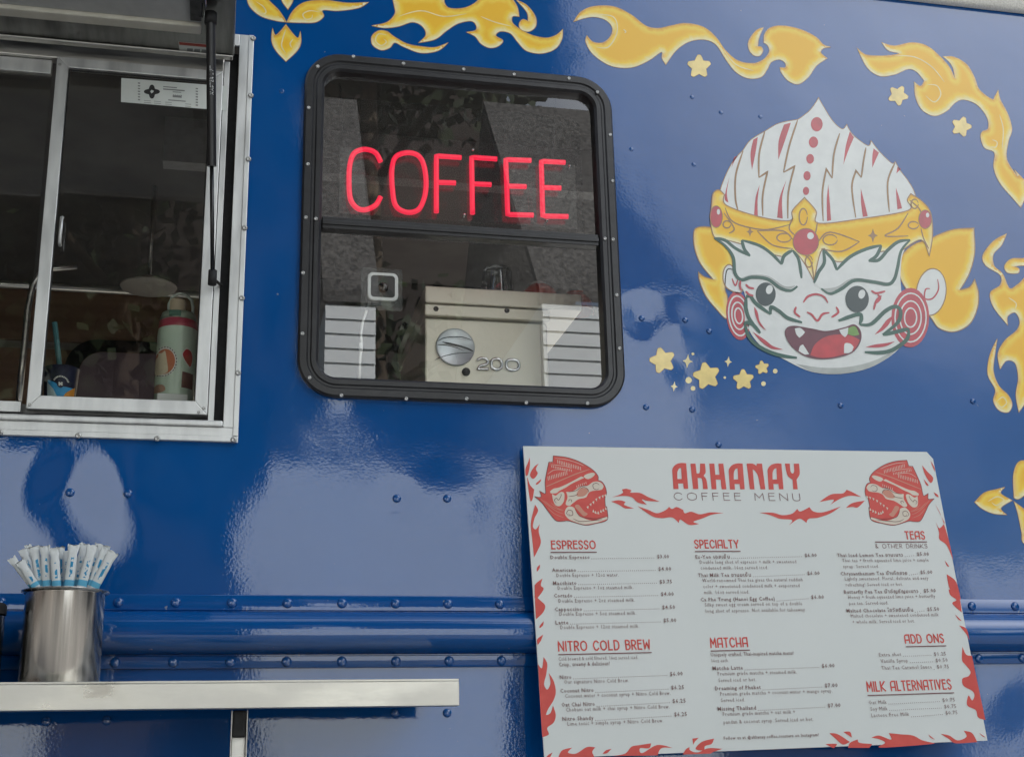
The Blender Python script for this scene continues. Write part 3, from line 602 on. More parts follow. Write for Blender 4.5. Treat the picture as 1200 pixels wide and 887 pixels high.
# ------------------------------------------------------------------ hand-painted decoration on the truck
FL = [
 (280,0,3, '35,-12 36,22 75,58 130,75 168,80* 142,40 110,8 92,-12*'), (280,0,3, '168,80* 190,40 230,10 300,2 380,12 455,10* 420,30 350,40 295,38 298,60 270,80 220,82'),
 (280,0,3, '148,-12* 152,8 172,35* 188,10 192,-12*'), (280,0,3, '165,88* 190,120 208,135 216,113* 218,150 205,180 165,218* 130,180 115,145 118,102* 128,125 145,112'),
 (280,0,3, '468,92* 520,80 548,50 545,20 538,-12* 725,-12* 722,10 740,30 790,30 830,12 850,-12* 955,-12* 978,25 985,60* 962,60 962,82 990,105 1030,125 1080,135 1115,125 1138,105* 1135,140 1110,175 1060,190 1010,180 980,150 955,120 920,112 903,127 928,145 910,165 880,170 850,155 830,130 800,115* 832,108 833,90 815,76 770,85 730,110 690,140 632,152* 657,125 645,95 610,80 560,95 510,100'),
 (280,0,3, '975,2* 1012,20 1042,60 1043,95 1018,113 990,104 985,85 998,70 1016,76* 1012,45'), (280,0,3, '735,152* 690,168 640,165 590,155 545,130 520,112 490,110 467,130 470,160 500,178 530,170 548,152 580,167 640,188 700,180'),
 (660,0,3.412, '42,88* 70,50 120,28 200,28 270,60 330,105 380,115 430,105 490,95 560,110 610,150 650,205 700,245 760,255 800,240 823,210 818,185 802,172* 805,138 830,112 880,105 950,120 1010,150 1040,180 1068,190* 1040,195 1030,212 1055,235* 1012,265 980,310 940,338 900,325 872,292 867,272* 887,272 888,255 865,240 832,250 815,280 790,310 740,315 690,290 650,240 610,180 560,160 500,170 450,205 410,260* 395,235 392,210 340,245 270,272 190,265 120,220 90,170 95,145* 120,170 160,172 190,145 195,110 165,80 110,70'),
 (660,0,3.412, '800,112* 770,125 742,165 742,198 760,222 785,225 798,206 792,190 778,188* 782,155'),
 (960,0,3.412, '152,195* 185,220 240,225 290,222 318,215 275,203 250,172* 300,185 370,172 430,185 480,225 520,270 542,315* 535,275 520,250 495,228* 540,230 590,260 620,310 640,360 690,398 703,385 715,362* 724,400 755,460 770,520 755,570 750,640 792,705* 780,680* 819,720* 830,780* 805,830* 770,790 720,730 697,670 700,612 660,592 645,550 652,528 675,515 670,470 630,420 575,400 540,415 510,445 460,465 410,440 385,390 380,330* 405,346 420,325* 390,290 355,278 300,300 240,305 190,270'),
 (1120,250,2.275, '135,55* 100,75 72,112 80,140 118,165 118,192 92,212 100,250 138,298* 138,275 158,265 170,288 162,312 130,340 112,375 118,415* 135,393 158,400 166,440 160,485 168,530* 200,480 240,380 235,220* 200,165 165,190 143,200 125,162 102,140 100,110 122,85'),
 (1120,250,2.275, '235,112* 182,120 148,122 130,140 137,158 165,160 168,148 155,142* 185,140 235,150*'), (1120,250,2.275, '110,335* 90,380 85,430 105,470 100,500 115,525 140,530 150,510 140,485 115,460 100,420 105,370'),
 (1120,250,2.275, '50,770* 75,745 110,735 130,730* 120,746 150,765* 120,785 135,803* 100,800 70,787'), (1120,250,2.275, '155,758* 153,700 165,665 190,660 235,680 205,730 170,760'), (1120,250,2.275, '155,768* 165,800 175,850 182,880 235,900* 215,820'),
]
BROWNLINE = PBROWN
for ox, oy, k, s in FL:
    q = shape2d(wall, s, (ox, oy), k)
    fo = sheet(wall, 'painted_flame', [q], GOLD, truck, 1, grid=.0035)
    strokes(wall, 'outline', [(q, .0022, True, (1,1))], PBROWN, fo, 0)
# inner brush lines: curls inside flames
CUR = [(280,0,3,'60,8 85,25 95,45 80,52 62,42'),(280,0,3,'285,45 250,40 225,52 235,70 255,66 258,54'),(280,0,3,'165,105 155,135 150,165 165,190'),(280,0,3,'190,140 180,155 185,170'),(280,0,3,'520,125 490,122 480,145 500,162 518,150 508,138'),
 (280,0,3,'560,60 640,40 720,60 800,50'),(280,0,3,'850,60 900,80 960,95'),(660,0,3.412,'120,60 200,70 215,130 180,190 130,190'),(660,0,3.412,'240,120 250,128 245,134'),(660,0,3.412,'640,200 690,260 760,285'),
 (960,0,3.412,'430,340 470,345 485,380 460,410 425,385'),(960,0,3.412,'300,225 380,230 450,270 500,330'),(960,0,3.412,'690,560 710,570 705,590 685,588'),(960,0,3.412,'720,460 735,520 730,600'),
 (1120,250,2.275,'110,500 125,490 135,505 122,517 112,508'),(1120,250,2.275,'85,768 110,755 128,765 108,778 95,770'),(1120,250,2.275,'140,225 160,240 158,255')]
for ox, oy, k, s in CUR:
    strokes(wall, 'painted_curl', [(shape2d(wall, s, (ox, oy), k, False), .0028, False, (.2,.2))], PCREAM, truck, 3)
def star_pts(cx, cy, r, rot=0, inner=.62, n=5):
    out = []
    for i in range(n*2):
        a = rot - math.pi/2 + math.pi*i/n; q = r if i % 2 == 0 else r*inner
        if i % 2 == 0:
            for da in (-.16, 0, .16): out.append((cx+q*(1 if da == 0 else .95)*math.cos(a+da), cy+q*(1 if da == 0 else .95)*math.sin(a+da), False))
        else: out.append((cx+q*math.cos(a), cy+q*math.sin(a), True))
    return out
def sparkle_pts(cx, cy, r, rot=0):
    out = []
    for i in range(8):
        a = rot-math.pi/2+math.pi*i/4; q = r if i % 4 == 0 else (r*.72 if i % 2 == 0 else r*.36); out.append((cx+q*math.cos(a), cy+q*math.sin(a), i % 2 == 0))
    return out
for ox, oy, k, x, y, r, rot in [(660,0,3.412,543,268,47,0),(960,0,3.412,315,383,40,.5),(960,0,3.412,568,508,40,.3),(740,380,5.4545,198,232,82,-.25),(740,380,5.4545,480,330,86,-.2),(740,380,5.4545,715,355,66,-.05),(740,380,5.4545,835,277,43,-.15)]:
    q = shape2d(wall, star_pts(x, y, r, rot), (ox, oy), k, True, 4)
    st = sheet(wall, 'painted_star', [q], PSTAR, truck, 1); strokes(wall, 'outline', [(q, .0018, True, (1,1))], PBROWN, st, 0)
for x, y, r in [(358,237,46),(272,398,33),(618,240,35)]:
    sheet(wall, 'painted_sparkle', [shape2d(wall, sparkle_pts(x, y, r, .1), (740,380), 5.4545, True, 4)], PCREAM, truck, 1)
for x, y, r in [(365,358,20),(393,410,15),(392,190,9),(596,341,8),(843,380,15),(918,300,15)]:
    sheet(wall, 'painted_dot', [shape2d(wall, ell(x, y, r, r), (740,380), 5.4545, True, 1)], PCREAM, truck, 1)

# the mask painting
MA, MBo, MK = (800,100), (800,260), 10/3
def sA(s, cl=True): return shape2d(wall, s, MA, MK, cl)
def sB(s, cl=True): return shape2d(wall, s, MBo, MK, cl)
face = sB('125,66* 200,60 400,20 600,20 800,30 885,72* 858,130 850,200 852,260 862,330 880,430 850,490 780,545 700,580 600,595 500,585 400,540 300,480 250,400 245,300 228,250 205,215 195,120')
mask = sheet(wall, 'painted_mask', [face], PWHITE, truck, 4); mask['label'] = 'painted white grinning mask face with gold crown and gold ear flames'
def M(name, polys, m, layer, grid=None):
    for q_ in polys: o_ = sheet(wall, name, [q_], m, mask, layer, grid)
    return o_
def S(name, cs, m, layer, wd, tp=(.5,.5), cl=False):
    for i_, c in enumerate(cs): o_ = strokes(wall, name, [(c, wd, cl, tp)], m, mask, layer+(i_ % 6)*.14)
    return o_
lf = sB('42,60 50,27 90,20 140,35 185,100 200,180 172,190 165,260 175,300 172,378 130,340 90,290 65,230 62,198* 85,215 118,225* 70,165 48,110'); rf = sB('852,140 900,90 960,70 1000,50 1060,30 1137,25* 1140,120 1120,200 1083,266* 1120,255 1140,225* 1155,280 1150,340 1120,400 1060,430 1000,415 965,370 900,300 850,220')
M('ear_flame', [lf], GOLD, 1, .004); M('ear_flame', [rf], GOLD, 1, .004); S('flame_outline', [lf, rf], PBROWN, 2, .0022, cl=True)
le = sB('188,170 162,185 158,230 176,262 225,278 235,230'); re_ = shape2d(wall, ell(970,275,58,92,.12), MBo, MK, True, 1)
M('ear', [le], PWHITE, 2); M('ear', [re_], PWHITE, 2); S('ear_outline', [le, re_], PBROWN, 3, .0026, cl=True)
S('ear_line', [sB('192,222 205,250 215,225', False), sB('995,225 998,265 975,300 945,300 948,265 965,262', False)], PRED, 5, .0035)
for cx, cy, rx, ry, rt in ((217,368,47,95,-.12), (888,375,74,116,.02)):
    L_ = 5 if cx > 500 else 3
    e = M('earring', [shape2d(wall, ell(cx,cy,rx,ry,rt), MBo, MK, True, 1)], PRED, L_)
    S('earring_ring', [shape2d(wall, ell(cx+1,cy,rx*f_,ry*f_,rt), MBo, MK, True, 1) for f_ in (.82,.56,.32)], PWHITE, L_+1, .0034, cl=True)
dome = sA('140,440 160,370 195,300 235,255* 265,215 325,178* 375,150 450,135* 490,105 515,75 530,50* 550,85 585,140 622,172 640,155* 665,195 722,237 735,218* 770,262 815,305 830,300* 850,335 880,375 905,420 915,480 880,500 700,530 520,545 300,525 150,490')
M('headdress', [dome], PWHITE, 3)
S('headdress_outline', [dome], PBROWN, 4, .0018, cl=True)
S('headdress_line', [sA(s, False) for s in ('235,258 207,350 205,440 215,490','320,182 298,270 297,362*','297,362* 330,340* 312,430 312,512','448,138 415,240 393,342*','393,342* 436,318* 412,420 410,522','612,190 590,270 583,365*','583,365* 560,328* 545,420 548,532','715,245 705,300 697,362*','697,362* 676,335* 660,400 675,518','828,305 800,380 806,496')], PBROWN, 5, .0046)
M('red_stripe', [sA(s) for s in ('395,155* 422,148* 398,220 373,292* 374,220','275,214* 293,204* 283,270 270,332* 264,270','215,278* 200,300 190,325* 200,285','182,358* 172,420 178,460* 163,440','300,390* 292,450 293,514* 278,510* 284,440','404,372* 388,440 390,522* 368,518* 378,440','652,182* 668,205* 645,260 627,312* 636,240','745,248* 766,265* 750,300 740,324* 740,280','838,320* 852,328* 834,346*','568,388* 574,460 579,528* 563,532* 562,450','695,404* 712,470 722,512* 703,516* 696,460','832,400* 845,440 856,482* 838,486* 834,440')], PRED, 4)
M('red_dot', [shape2d(wall, ell(x,y,a,b_), MA, MK, True, 1) for x,y,a,b_ in ((523,154,23,28),(510,224,18,22),(497,289,15,19),(485,355,14,18),(481,414,12,16))], PRED, 5)
crown = sA('112,470* 118,425 140,410 162,428* 170,470 300,515 418,530 428,490 475,440* 520,492 530,540 700,522 880,490 876,450 890,425* 935,455 968,500 975,590 962,668* 930,605 850,650* 780,650 700,670 600,690 545,640 512,765* 470,690 430,650 385,670 240,625 150,600 120,590 108,530')
M('crown', [crown], GOLD, 5, .004)
S('crown_line', [crown]+[], PBROWN, 6, .0024, cl=True)
S('crown_line', [sA(s, False) for s in ('165,480 190,530 250,555 330,565 420,545','430,605 390,570 290,570*','290,570* 350,625 430,640','530,610 575,575 690,612*','690,612* 620,650 540,640','470,660 500,690 512,765','430,520 415,560 440,590','525,535 520,570 510,590','880,500 840,560 790,590 880,590','160,500 200,560 180,580','885,450 920,480 935,510','930,560 940,600 960,640')]+[shape2d(wall, ell(x,y,a,b_), MA, MK, True, 1) for x,y,a,b_ in ((395,597,28,17),(575,605,28,20),(470,515,16,32),(492,690,14,22),(172,545,15,14),(900,548,20,14),(905,465,14,18))], PBROWN, 6, .0034)
M('crown_sparkle', [shape2d(wall, sparkle_pts(x,y,r), MBo, MK, True, 4) for x,y,r in ((262,40,20),(742,55,28))], PBROWN, 6)
for x, y, a, b_ in ((480,613,50,52),(130,515,24,42),(946,525,25,36)):
    jw = M('jewel', [shape2d(wall, ell(x,y,a,b_), MA, MK, True, 1)], PRED, 7)
    S('jewel_outline', [shape2d(wall, ell(x,y,a,b_), MA, MK, True, 1)], PBROWN, 8, .002, cl=True)
    M('jewel_glint', [shape2d(wall, ell(x+a*.36,y-b_*.45,a*.26,b_*.26), MA, MK, True, 1)], PWHITE, 8)
# brows
lb = sB('122,65* 165,74 205,105 262,135* 240,108 230,73* 300,95 350,130 385,168* 395,135 428,112* 452,150 463,222* 447,255* 420,270 380,260 330,225 270,218 228,228 203,200 196,140 165,95'); rb = sB('887,72* 840,80 800,112 765,150 725,155* 755,135 775,93* 715,108 650,140 600,190* 585,150 548,110* 552,160 528,200 512,240 540,262* 575,282 620,262 670,230 740,236 800,245 825,225 838,180 852,115')
M('brow', [lb], PWHITE, 7); M('brow', [rb], PWHITE, 7)
S('brow_outline', [sB(s, False) for s in ('122,65* 165,74 205,105 262,135*','262,135* 240,108 230,73*','230,73* 300,95 350,130 385,168*','385,168* 395,135 428,112*','428,112 452,150 463,222','122,65 165,95 196,140 203,200 228,228 270,218 330,225 380,260 420,270 447,253','887,72* 840,80 800,112 765,150 725,155*','725,155* 755,135 775,93*','775,93* 715,108 650,140 600,190*','600,190* 585,150 548,110*','548,110 552,160 528,200 512,240','887,72 852,115 838,180 825,225 800,245 740,236 670,230 620,262 575,282 540,262')], PGREEN, 8, .0078)
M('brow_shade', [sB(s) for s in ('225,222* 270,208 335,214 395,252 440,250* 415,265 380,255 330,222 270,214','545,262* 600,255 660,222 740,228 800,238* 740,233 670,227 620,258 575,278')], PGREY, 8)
# eyes
for x, y, a, b_, hx, hy in ((323,284,39,46,337,266),(680,303,46,52,698,284)):
    M('eye', [shape2d(wall, ell(x,y,a,b_), MBo, MK, True, 1)], PBLACK, 9); M('eye_glint', [shape2d(wall, ell(hx,hy,13,18,.3), MBo, MK, True, 1)], PWHITE, 10)
S('face_line', [sB(s, False) for s in ('470,316 488,293 520,284 550,294 566,318','442,333 437,355 458,373','484,354 503,364 525,387 545,362 572,356','598,333 606,355 580,374','245,245 258,258 278,262','245,272 258,285 275,290','225,232 222,250 228,270','735,270 755,280 790,272','775,290 755,310 745,345','760,285 770,300 752,320')], PRED, 9, .0052)
mouth = sB('400,432 425,410 500,420 560,430 630,416 668,404 692,430 690,470 660,510 600,530 530,535 470,520 420,480'); M('mouth', [mouth], PMAROON, 9)
M('tongue', [sB('497,522* 515,480 565,447 640,442 690,462* 672,500 600,526 540,532')], PTONGUE, 10); M('gum_leaf', [sB('640,438* 645,418 672,410 688,442* 665,446')], PLIME, 11)
M('fang', [sB(s) for s in ('436,418* 458,416 476,432* 466,445 454,454* 442,440','450,512* 456,488 468,480* 480,498 492,518* 470,520','608,420* 630,414 645,414* 642,440 632,452* 618,440','628,514* 630,480 640,474* 655,478 666,490* 655,512')], PWHITE, 12)
S('mouth_outline', [mouth], PMAROON, 13, .003, cl=True)
S('cheek_outline', [sB(s, False) for s in ('247,296 262,290 285,320 342,362*','342,362* 345,335 375,350 410,377 465,394','247,296 246,340 262,385 302,436*','302,436* 270,400 240,394*','240,394 258,450 300,490 370,520 445,532','607,388 650,372 690,362 697,378 690,402*','690,402* 735,400 790,350 830,332 850,352 838,395 780,442*','780,442* 835,430 882,418*','882,418 874,460 820,500 770,512 710,510')], PGREEN, 9, .0090)
M('cheek_stripe', [sB(s) for s in ('278,332* 292,355 300,390 326,426* 300,405 284,370','272,430* 320,462 350,485 392,500* 345,496 305,468','820,368* 805,400 780,425 748,442* 775,412 795,385','828,468* 790,475 750,480 712,490* 755,492 795,486')], PRED, 9)
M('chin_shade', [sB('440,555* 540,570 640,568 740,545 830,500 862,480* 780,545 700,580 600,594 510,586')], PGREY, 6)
#@@PART2
def settle(root, loc):
    loc = Vector(loc)
    root.location = loc
    for c in root.children: c.location = Vector(c.location) - loc
settle(truck, (.6, 1.1, 0))

# ------------------------------------------------------------------ neon sign in the coffee window
NY = .05
neon = empty('neon_sign'); tag(neon, 'red glowing neon sign spelling COFFEE hanging in the upper half of the black window', 'neon sign')
bl, tr_ = at(399, 262, NY+.014), at(674, 184, NY+.014)
c4 = [at(399,176,NY+.014), at(674,190,NY+.014), at(676,264,NY+.014), at(397,254,NY+.014)]
x0_, x1_ = min(p.x for p in c4), max(p.x for p in c4); z0_, z1_ = (c4[2].z+c4[3].z)/2, (c4[0].z+c4[1].z)/2
b = MB(); b.box(x0_, x1_, NY+.014, NY+.018, z0_, z1_); b.build('backboard', ACRYL, neon)
NRED = mat('neon_red', (.5, .01, .03), .4, emit=(1., .022, .075), estr=.50)
def nl(*paths, closed=False):
    q = MB()
    for s in paths:
        P2 = pts(s); c = smooth_curve(P2, closed, 8)
        q.tube([at(340+x/3, 50+y/3, NY) for x, y in c], .0056, 10, closed=closed)
    return q.build('letter', NRED, neon, smooth=True)
nl('318,420 300,388 262,376 225,390 210,430 207,490 212,550 235,582 265,588 300,572 318,543')
nl('412,388 372,402 358,445 360,520 372,575 410,597 450,588 472,545 478,490 470,432 450,398', closed=True)
nl('602,405* 514,399* 514,598*', '514,492* 582,494*'); nl('727,410* 638,404* 641,603*', '640,497* 707,500*')
nl('847,415* 758,412* 765,605* 855,607*', '762,505* 830,507*'); nl('967,422* 883,418* 888,610* 977,612*', '886,510* 952,512*')
q = MB()
for x, y in ((400,398),(640,384),(980,440),(250,592),(610,612),(900,630)): p = at(340+x/3, 50+y/3, NY+.012); q.tube([p, p+Vector((0,-.012,0))], .003, 8)
q.build('standoff', CHROME, neon, smooth=True)
for sx, tx in ((190,176),(920,935)):
    q = MB(); a_, b_ = at(340+sx/3, 50+385/3, NY+.016), at(340+tx/3, 50+150/3, NY+.016); a_.z = z1_-.004
    for k in range(26):
        p = a_.lerp(b_, k/25); d = (b_-a_).normalized()*.0042; s_ = Vector((.0022,0,0)) if k % 2 else Vector((0,.0022,0))
        q.tube([p-d, p-d*.5+s_, p+d*.5+s_, p+d, p+d*.5-s_, p-d*.5-s_], .0007, 5, closed=True)
    q.build('hanging_chain', mat('chain_metal', (.12,.12,.12), .4, .8), neon)
settle(neon, ((x0_+x1_)/2, NY+.01, z0_))

# ------------------------------------------------------------------ things seen inside the coffee window
def rbox(mb, c, w_, h_, r, y0, y1, n=6):
    lp = rrect(c.x-w_/2, c.x+w_/2, c.z-h_/2, c.z+h_/2, r, n); k = len(lp)
    mb.add([(x, y0, z) for x, z in lp]+[(x, y1, z) for x, z in lp], [tuple(range(k)), tuple(range(2*k-1, k-1, -1))]+[(j, k+j, k+(j+1) % k, (j+1) % k) for j in range(k)])
camd = empty('security_camera'); tag(camd, 'small square camera with white rim stuck behind the glass on a clear plate', 'security camera')
cy = .022; cc = at(447.5, 338.5, cy)
b = MB(); rbox(b, cc, .086, .092, .006, cy+.002, cy+.006); b.build('mounting_plate', glass('frosted_plate', (.55,.57,.57), .10, .25), camd)
cc = at(448.5, 336.5, cy)
b = MB(); rbox(b, cc, .064, .062, .012, cy-.004, cy+.03); b.build('housing', mat('white_plastic', (.82,.83,.82), .4), camd, bevel=.002)
b = MB(); rbox(b, cc, .050, .048, .007, cy-.0046, cy-.0043); b.build('face', mat('camera_face', (.045,.047,.05), .25), camd)
q = MB(); q.lathe([(0,-.008),(.007,-.0075),(.010,-.006),(.011,-.003)], (cc.x, cy-.003, cc.z-.003), 'Y', 24); q.build('lens', mat('lens_black', (.008,.008,.009), .08), camd, smooth=True)
q = MB(); q.tube([at(x, y, cy+.012) for x, y in ((434,352),(430,362),(425,378),(423,392),(424,405),(422,420),(421,452))], .0026, 8); q.tube([at(423,402,cy+.012), at(423,412,cy+.012)], .0042, 8); q.build('power_cable', mat('cable_white', (.75,.75,.73), .5), camd, smooth=True)
settle(camd, (cc.x, cy, cc.z))

MY = .25
mach = empty('espresso_machine'); tag(mach, 'stainless espresso machine back with round chrome S badge and 200 numerals inside the window', 'espresso machine')
MST = noise_mat('machine_steel', (.84,.78,.64), (.88,.83,.70), 4, .42, sc3=(2, 1, .5), metal=.45, rr=(.36,.5))
ml, mr_ = at(498, 430, MY).x, at(640, 430, MY).x; zt = at(498, 338, MY).z; zl = at(498, 357, MY).z; zq = at(498, 371, MY).z
b = MB(); b.box(ml, mr_, MY, MY+.42, 2.10, zq-.002); b.box(mr_-.012, mr_+.004, MY-.006, MY+.42, 2.10, zq-.003); b.build('body', MST, mach, bevel=.004)
b = MB(); b.box(ml-.002, mr_+.010, MY-.012, MY+.43, zq, zl-.0015); b.build('upper_panel', MST, mach, bevel=.003)
b = MB(); b.box(ml-.002, .79, MY-.018, MY+.45, zl, zt); b.build('cup_tray', MST, mach, bevel=.003)
for fx_ in (ml+.04, mr_-.04):
    q = MB(); q.lathe([(.018,0),(.022,.018),(.02,.0185),(0,.0185)], (fx_, MY+.05, 2.0855), 'Z', 16); q.build('foot', RUBBER, mach)
for x, y in ((511,362),(594,364)):
    q = MB(); q.lathe([(.006,0),(.0058,-.002),(.003,-.003),(.0025,-.0015),(0,-.0015)], tuple(at(x, y, MY-.012)), 'Y', 14); q.build('screw', mat('dark_screw', (.06,.06,.06), .3, .8), mach, smooth=True)
bc = at(533.5, 407, MY-.002); R_ = .0445
q = MB(); q.lathe([(0,-.003),(R_*.92,-.003),(R_*.98,-.005),(R_,-.003),(R_,.002)], tuple(bc), 'Y', 48); bad = q.build('badge', mat('badge_chrome', (.66,.70,.73), .38, .6), mach, smooth=True); auto_smooth(bad, 40)
bpl = Plane(lambda x, y: (lambda p: (p.x, p.z))(at(x, y, MY-.006)), lambda a, b_, d: Vector((a, MY-.0045-d, b_)))
SWD = mat('swoosh_dark', (.03,.035,.04), .3, .6); SWL = mat('swoosh_bright', (.86,.87,.88), .25, .5)
for s, wd_, mm_ in (('105,322 180,268 260,250 330,246 420,250 500,274 538,294', .0022, SWD), ('185,306 280,328 380,352 480,384 552,418', .0046, SWD), ('108,340 250,348 350,375 440,412', .0016, SWD), ('95,522 150,490 250,460 350,441 450,433 556,430', .0018, SWD), ('250,262 380,266 460,280 530,300', .0024, SWL), ('130,335 260,338 360,362 480,408', .0036, SWL)):
    strokes(bpl, 'swoosh', [(shape2d(bpl, s, (500,370), 10, False), wd_, False, (.25,.25))], mm_, bad, 0 if mm_ is SWL else 1)
q = MB(); q.lathe([(.0095,0),(.009,-.005),(0,-.006)], tuple(at(546, 436, MY)), 'Y', 20); q.build('button', RUBBER, mach, smooth=True)
npl = Plane(lambda x, y: (lambda p: (p.x, p.z))(at(x, y, MY)), None)
def numeral(paths, closed):
    q = MB()
    for s in paths:
        c = smooth_curve(pts(s), closed, 6); q.tube([at(410+x/3.75, 300+y/3.75, MY-.003) for x, y in c], .0034, 10, closed=closed, flat=.7)
    q.build('numeral', CHROME, mach, smooth=True)
numeral(['560,458 575,449 598,451 606,462 600,475 575,482 562,496* 610,497*'], False)
numeral(['645,451 625,458 622,475 628,492 648,498 664,490 668,473 662,457'], True); numeral(['715,455 692,460 688,478 695,495 716,501 738,496 744,480 738,462'], True)
settle(mach, ((ml+mr_)/2, MY+.2, 2.0855))
tz = zt+.0012
def set_on(px, Y): return Vector((at(px, 340, Y).x, Y, tz))
TUMB = glass('tumbler_glass', (.80,.82,.82), .25)
p = set_on(583, .36)
q = MB(); q.lathe([(.043,0),(.041,.02),(.036,.09),(.033,.10),(.012,.104),(0,.104)], p, 'Z', 32); q.lathe([(.039,0),(.033,.086),(0,.088)], p, 'Z', 32)
for k in range(10):
    a = k*math.pi/5; q.tube([p+Vector((.0425*math.cos(a), .0425*math.sin(a), .012)), p+Vector((.0375*math.cos(a), .0375*math.sin(a), .07))], .0016, 5)
o = q.build('glass_tumbler', TUMB, smooth=True); tag(o, 'clear upturned glass tumbler on top of the espresso machine', 'glass')
REDC = noise_mat('red_ceramic', (.42,.045,.02), (.52,.07,.035), 14, .3, coat=.4); WHC = mat('white_ceramic', (.72,.73,.70), .25)
def upturned_cup(px, Y, r, h, m, label, cat='cup', saucer=False):
    p = set_on(px, Y); t = empty('coffee_cup'); tag(t, label, cat)
    q = MB(); q.lathe([(r,0),(r*.99,h*.35),(r*.85,h*.72),(r*.6,h*.95),(r*.5,h),(0,h)], p, 'Z', 32); q.build('bowl', m, t, smooth=True)
    q = MB(); q.lathe([(r*.5,h-.002),(r*.5,h+.005),(r*.42,h+.005),(r*.42,h+.001)], p, 'Z', 28); q.build('foot_ring', m if not saucer else WHC, t, smooth=True)
    q = MB(); q.tube([p+Vector((r*.75,.5*r,h*.75)), p+Vector((r*1.2,.9*r,h*.7)), p+Vector((r*1.25,.95*r,h*.35)), p+Vector((r*.85,.55*r,h*.22))], .0045, 8); q.build('handle', m, t, smooth=True)
    settle(t, p)
upturned_cup(632, .34, .047, .055, REDC, 'larger red cup upturned on the machine beside the clear tumbler', saucer=True)
upturned_cup(674, .36, .043, .046, REDC, 'smaller red cup at the right end of the machine top')
p = set_on(551, .33); q = MB(); q.lathe([(.018,0),(.022,.003),(.044,.016),(.045,.0175),(.02,.008),(0,.007)], p, 'Z', 36); o = q.build('saucer', WHC, smooth=True); tag(o, 'white saucer on top of the espresso machine left of the tumbler', 'saucer')
p = set_on(518, .36); q = MB(); q.lathe([(.016,0),(.02,.003),(.036,.012),(.037,.0135),(.018,.007),(0,.006)], p, 'Z', 36); o = q.build('saucer', mat('tan_ceramic', (.35,.27,.17), .3), smooth=True); tag(o, 'small tan saucer at the left end of the machine top', 'saucer')
# things at the far side, lower left of the coffee window
bx0 = at(400, 470, .45)
t = empty('milk_carton_box'); tag(t, 'low dark tray standing left of the espresso machine', 'tray')
b = MB(); b.box(.17, .40, .30, .50, 2.0862, 2.12); b.build('body', noise_mat('tray_dark', (.05,.06,.08), (.09,.10,.12), 9, .4), t, bevel=.006); t.name = 'bar_tray'
q = MB(); q.tube([(.17,.29,2.14),(.17,.285,2.16),(.40,.285,2.16),(.40,.29,2.14)], .005, 8); q.tube([(.17,.29,2.14),(.17,.3,2.11)], .005, 8); q.tube([(.40,.29,2.14),(.40,.3,2.11)], .005, 8); q.build('handle', STEEL, t, smooth=True)
settle(t, (.285, .4, 2.0862))

# ------------------------------------------------------------------ serving window sill: bottle and cup
SZ = 2.1965
bt = empty('water_bottle'); tag(bt, 'pale green water bottle with pink collar and stickers behind the sliding pane', 'bottle')
BYY = .10; bp = Vector(((at(181,450,BYY).x+at(229,450,BYY).x)/2, BYY, SZ)); BR = (at(229,450,BYY).x-at(181,450,BYY).x)/2
zz = lambda y: at(205, y, BYY).z - SZ
MINT = noise_mat('mint_enamel', (.54,.68,.56), (.60,.73,.61), 20, .35, coat=.4); PINK = mat('pink_collar', (.42,.05,.09), .4); GREYG = mat('grey_green', (.26,.31,.25), .45)
q = MB(); q.lathe([(0,0),(BR*.94,0),(BR,.004),(BR,zz(394)),(BR*.97,zz(388))], bp, 'Z', 44); body = q.build('body', MINT, bt, smooth=True); auto_smooth(body, 40)
q = MB(); q.lathe([(BR*.97,zz(388)),(BR*.985,zz(386)),(BR*.96,zz(379)),(BR*.9,zz(378))], bp, 'Z', 44); q.build('collar', PINK, bt, smooth=True)
q = MB(); q.lathe([(BR*.9,zz(378)),(BR*.93,zz(376)),(BR*.84,zz(369)),(0,zz(368))], bp, 'Z', 44); cap = q.build('cap', GREYG, bt, smooth=True)
q = MB(); q.box(bp.x-.018, bp.x+.006, bp.y-BR*.93, bp.y-BR*.86, bp.z+zz(377), bp.z+zz(370)); q.build('latch', mat('latch_green', (.06,.15,.11), .4), cap, bevel=.002)
q = MB(); q.lathe([(.017,zz(368)),(.0175,zz(355)),(.015,zz(352)),(0,zz(351.5))], bp+Vector((-.004,0,0)), 'Z', 28); q.build('spout', mat('spout_cream', (.55,.45,.33), .5), bt, smooth=True)
q = MB(); hpth = [bp+Vector((x*.0235+.003, -.006, zz(366)+z)) for x, z in ((-1,0),(-1,.014),(-.75,.030),(-.2,.039),(.4,.037),(.9,.026),(1.05,.010),(1.05,-.008))]; q.tube(hpth, .0032, 10); q.build('carry_loop', mat('loop_grey', (.45,.50,.46), .4), bt, smooth=True)
def bottle_decal(name, polys, m, lay):
    V = []; F = []
    for s in polys:
        c = smooth_curve(pts(s) if isinstance(s, str) else s, True, 5)
        q2 = np.array([(lambda p_: (p_.x, p_.z))(at(160+x/4.435, 320+y/4.435, BYY-BR*.8)) for x, y in c])
        v, f = fill2d(q2, .004); k = len(V)
        for a, z in v:
            dx = max(-.97, min(.97, (a-bp.x)/BR)); rr = BR+.0005+lay*.0004; V.append((bp.x+dx*rr, bp.y-math.sqrt(1-dx*dx)*rr, z))
        F += [[i+k for i in g_] for g_ in f]
    obj(name, V, F, m, body)
ORNG = mat('sticker_orange', (.52,.17,.08), .5); CREAM2 = mat('sticker_cream', (.70,.62,.45), .5); SWH = mat('sticker_white', (.75,.76,.72), .5)
bottle_decal('round_sticker', [ell(142,462,70,80,0,24)], SWH, 0); bottle_decal('round_sticker_art', [ell(144,462,57,66,0,24)], ORNG, 1)
